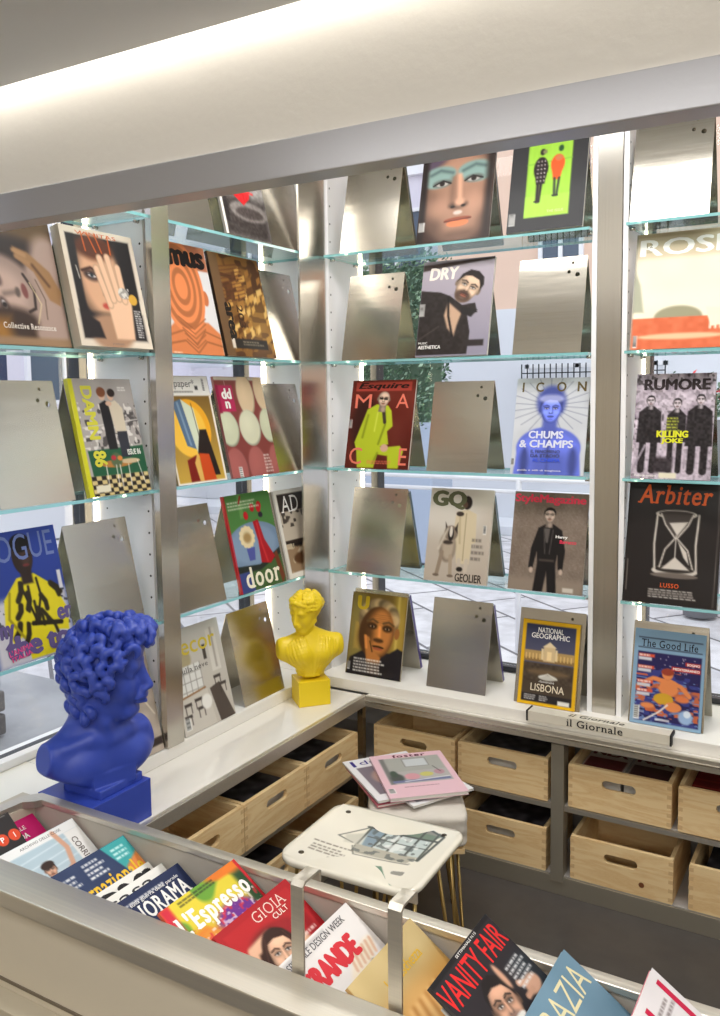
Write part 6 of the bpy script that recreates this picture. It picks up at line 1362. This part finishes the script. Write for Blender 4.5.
MB().box(.066, 3.2, YI1 + .002, YI0 - .004, -.54, -.16).build('rear_panel', M['beige'], isl)
for x, z in ((.916, .203), (1.085, .215)):
    bt = MB(); y = YO0 + .006
    bt.prism([(y, -.15), (y + .004, -.15), (y + .004, z - .008), (y + .010, z - .003), (y + .044, z - .003), (y + .048, z - .006), (y + .048, z - .02), (y + .052, z - .02), (y + .052, z - .003), (y + .046, z + .001), (y + .008, z + .001), (y, z - .006)], 'x', x - .0110, x + .0110)
    bt.build('strap', M['steel_h'], isl)
TL_ = math.radians(56)
def trough(spec, tx, tz, W, H, label, lean=TL_, ty=-1.276, T=.006, grid=96, rz=0, spine=None):
    up = Vector((-math.sin(lean), 0, math.cos(lean))); o = Vector((tx, ty, tz)) - up * H - Vector((0, 1, 0)) * (W / 2)
    r = magazine(spec, o, PI / 2 + rz, lean, W, H, label, T, grid, 'magazines in the foreground rack', spine=spine)
    return r
def divider(tx, tz, lean=TL_):
    up = Vector((-math.sin(lean), 0, math.cos(lean))); n = Vector((math.cos(lean), 0, math.sin(lean)))
    a = Vector((tx, 0, tz)) - up * .03 - n * .003; L = (a.z + .155) / math.cos(lean); b_ = a - up * L
    MB().prism([(a.x, a.z), (b_.x, b_.z), (b_.x - n.x * .003, b_.z - n.z * .003), (a.x - n.x * .003, a.z - n.z * .003)], 'y', YO0 + .001, YI1 - .012).build('sloping_divider', M['shelf_laminate'], isl)
row = [(cv_pink, .060, .022, .19, .27, 'bright pink magazine at the left end of the foreground rack', .30), (cv_pool, .190, .040, .200, .285, 'white magazine with a person raising an arm by a pool', None), (cv_naz, .341, .040, .200, .28, 'navy and teal magazine with yellow title letters', None),
       (cv_white2, .446, .010, .195, .27, 'plain white magazine corner behind the navy title', None), (cv_domi, .410, .004, .195, .27, 'white magazine with thick black letters', None), (cv_rama, .488, .020, .200, .275, 'navy magazine with large white serif capitals in the foreground rack', None),
       (cv_esp, .630, .066, .205, .28, 'orange, green and purple magazine with large white serif title', None), (cv_red, .748, .060, .200, .28, 'red magazine with a dark-haired woman, behind the left strap', None), (cv_mask, .877, .052, .200, .28, 'white magazine with red block letters between the two straps', None),
       (cv_sand, 1.003, .062, .200, .28, 'sand coloured magazine with a blurred golden photo', None), (cv_vf, 1.138, .110, .212, .285, 'black magazine with red title and a smiling man', None), (cv_grazia, 1.266, .092, .21, .285, 'blue-grey magazine with pale title letters', None), (cv_tmag, 1.396, .106, .21, .285, 'white magazine with thin crimson letters', None), (cv_edge, 1.50, .09, .21, .285, 'grey magazine at the right end of the foreground rack', None)]
for sp, tx, tz, W, H, lab, _ in row:
    W = min(W, .2005)
    trough(sp, tx, tz, W, H, lab, T=.004 if sp in (cv_white2, cv_domi) else .007)
    if sp is not cv_white2 and sp is not cv_pink: divider(tx, tz)
trough(cv_black, .100, .072, .10, .17, 'black leaflet with orange discs at the far left of the foreground rack', math.radians(48), ty=-1.366)
# ================================================================ lights and camera
def area(name, loc, rot, sx, sy, e, col=(1, 1, 1)):
    l = bpy.data.lights.new(name, 'AREA'); l.shape = 'RECTANGLE'; l.size = sx; l.size_y = sy; l.energy = e; l.color = col
    o = bpy.data.objects.new(name, l); COL.objects.link(o); o.location = loc; o.rotation_euler = rot; return o
W_ = bpy.data.worlds.new('sky'); bpy.context.scene.world = W_; W_.use_nodes = True
bg = W_.node_tree.nodes['Background']; bg.inputs['Color'].default_value = (.93, .96, 1, 1); bg.inputs['Strength'].default_value = 2.1
area('ceiling_fill', (1.2, -2.3, CEIL - .02), (0, 0, 0), 1.6, .5, 18, (1, .98, .95)); area('ceiling_fill', (1.6, -4.2, CEIL - .02), (0, 0, 0), 2.2, .8, 34, (1, .96, .90))  # unseen area lights under the ceiling, added for interior ambient light
area('ceiling_fill', (1.0, -.62, 1.915), (0, 0, 0), 1.9, .3, 26, (1, .98, .96)); area('upward_fill', (2.4, -5.6, .75), (PI, 0, 0), 2.4, .2, 26, (1, .98, .95)); area('ceiling_fill', (3.4, -2.6, CEIL - .02), (0, 0, 0), 1.2, 1.2, 24, (1, .94, .86))  # more added unseen lights: over the shelves, upward to lift the ceiling, right side
cam = bpy.data.cameras.new('camera'); co_ = bpy.data.objects.new('camera', cam); COL.objects.link(co_); bpy.context.scene.camera = co_
f_, yaw, pit, rol = CAMP[:4]; d = Vector((-math.sin(yaw) * math.cos(pit), math.cos(yaw) * math.cos(pit), -math.sin(pit))); r0 = Vector((math.cos(yaw), math.sin(yaw), 0)); u0 = r0.cross(d)
rr = math.cos(rol) * r0 + math.sin(rol) * u0; uu = -math.sin(rol) * r0 + math.cos(rol) * u0
mw = Matrix((rr, uu, -d)).transposed().to_4x4(); mw.translation = Vector(CAMP[4:7]); co_.matrix_world = mw
cam.sensor_fit = 'HORIZONTAL'; cam.sensor_width = 36; cam.lens = f_ / 720 * 36; cam.shift_x = (360 - CAMP[7]) / 720; cam.shift_y = (CAMP[8] - 508) / 720; cam.clip_start = .02; cam.clip_end = 200
sc = bpy.context.scene; sc.view_settings.view_transform = 'Standard'; sc.view_settings.look = 'None'; sc.view_settings.gamma = 1; sc.view_settings.use_curve_mapping = False
sc.view_settings.exposure = 0.0
try:
    sc.cycles.use_denoising = True; sc.cycles.max_bounces = 10; sc.cycles.transparent_max_bounces = 24; sc.cycles.sample_clamp_indirect = 6
except Exception: pass
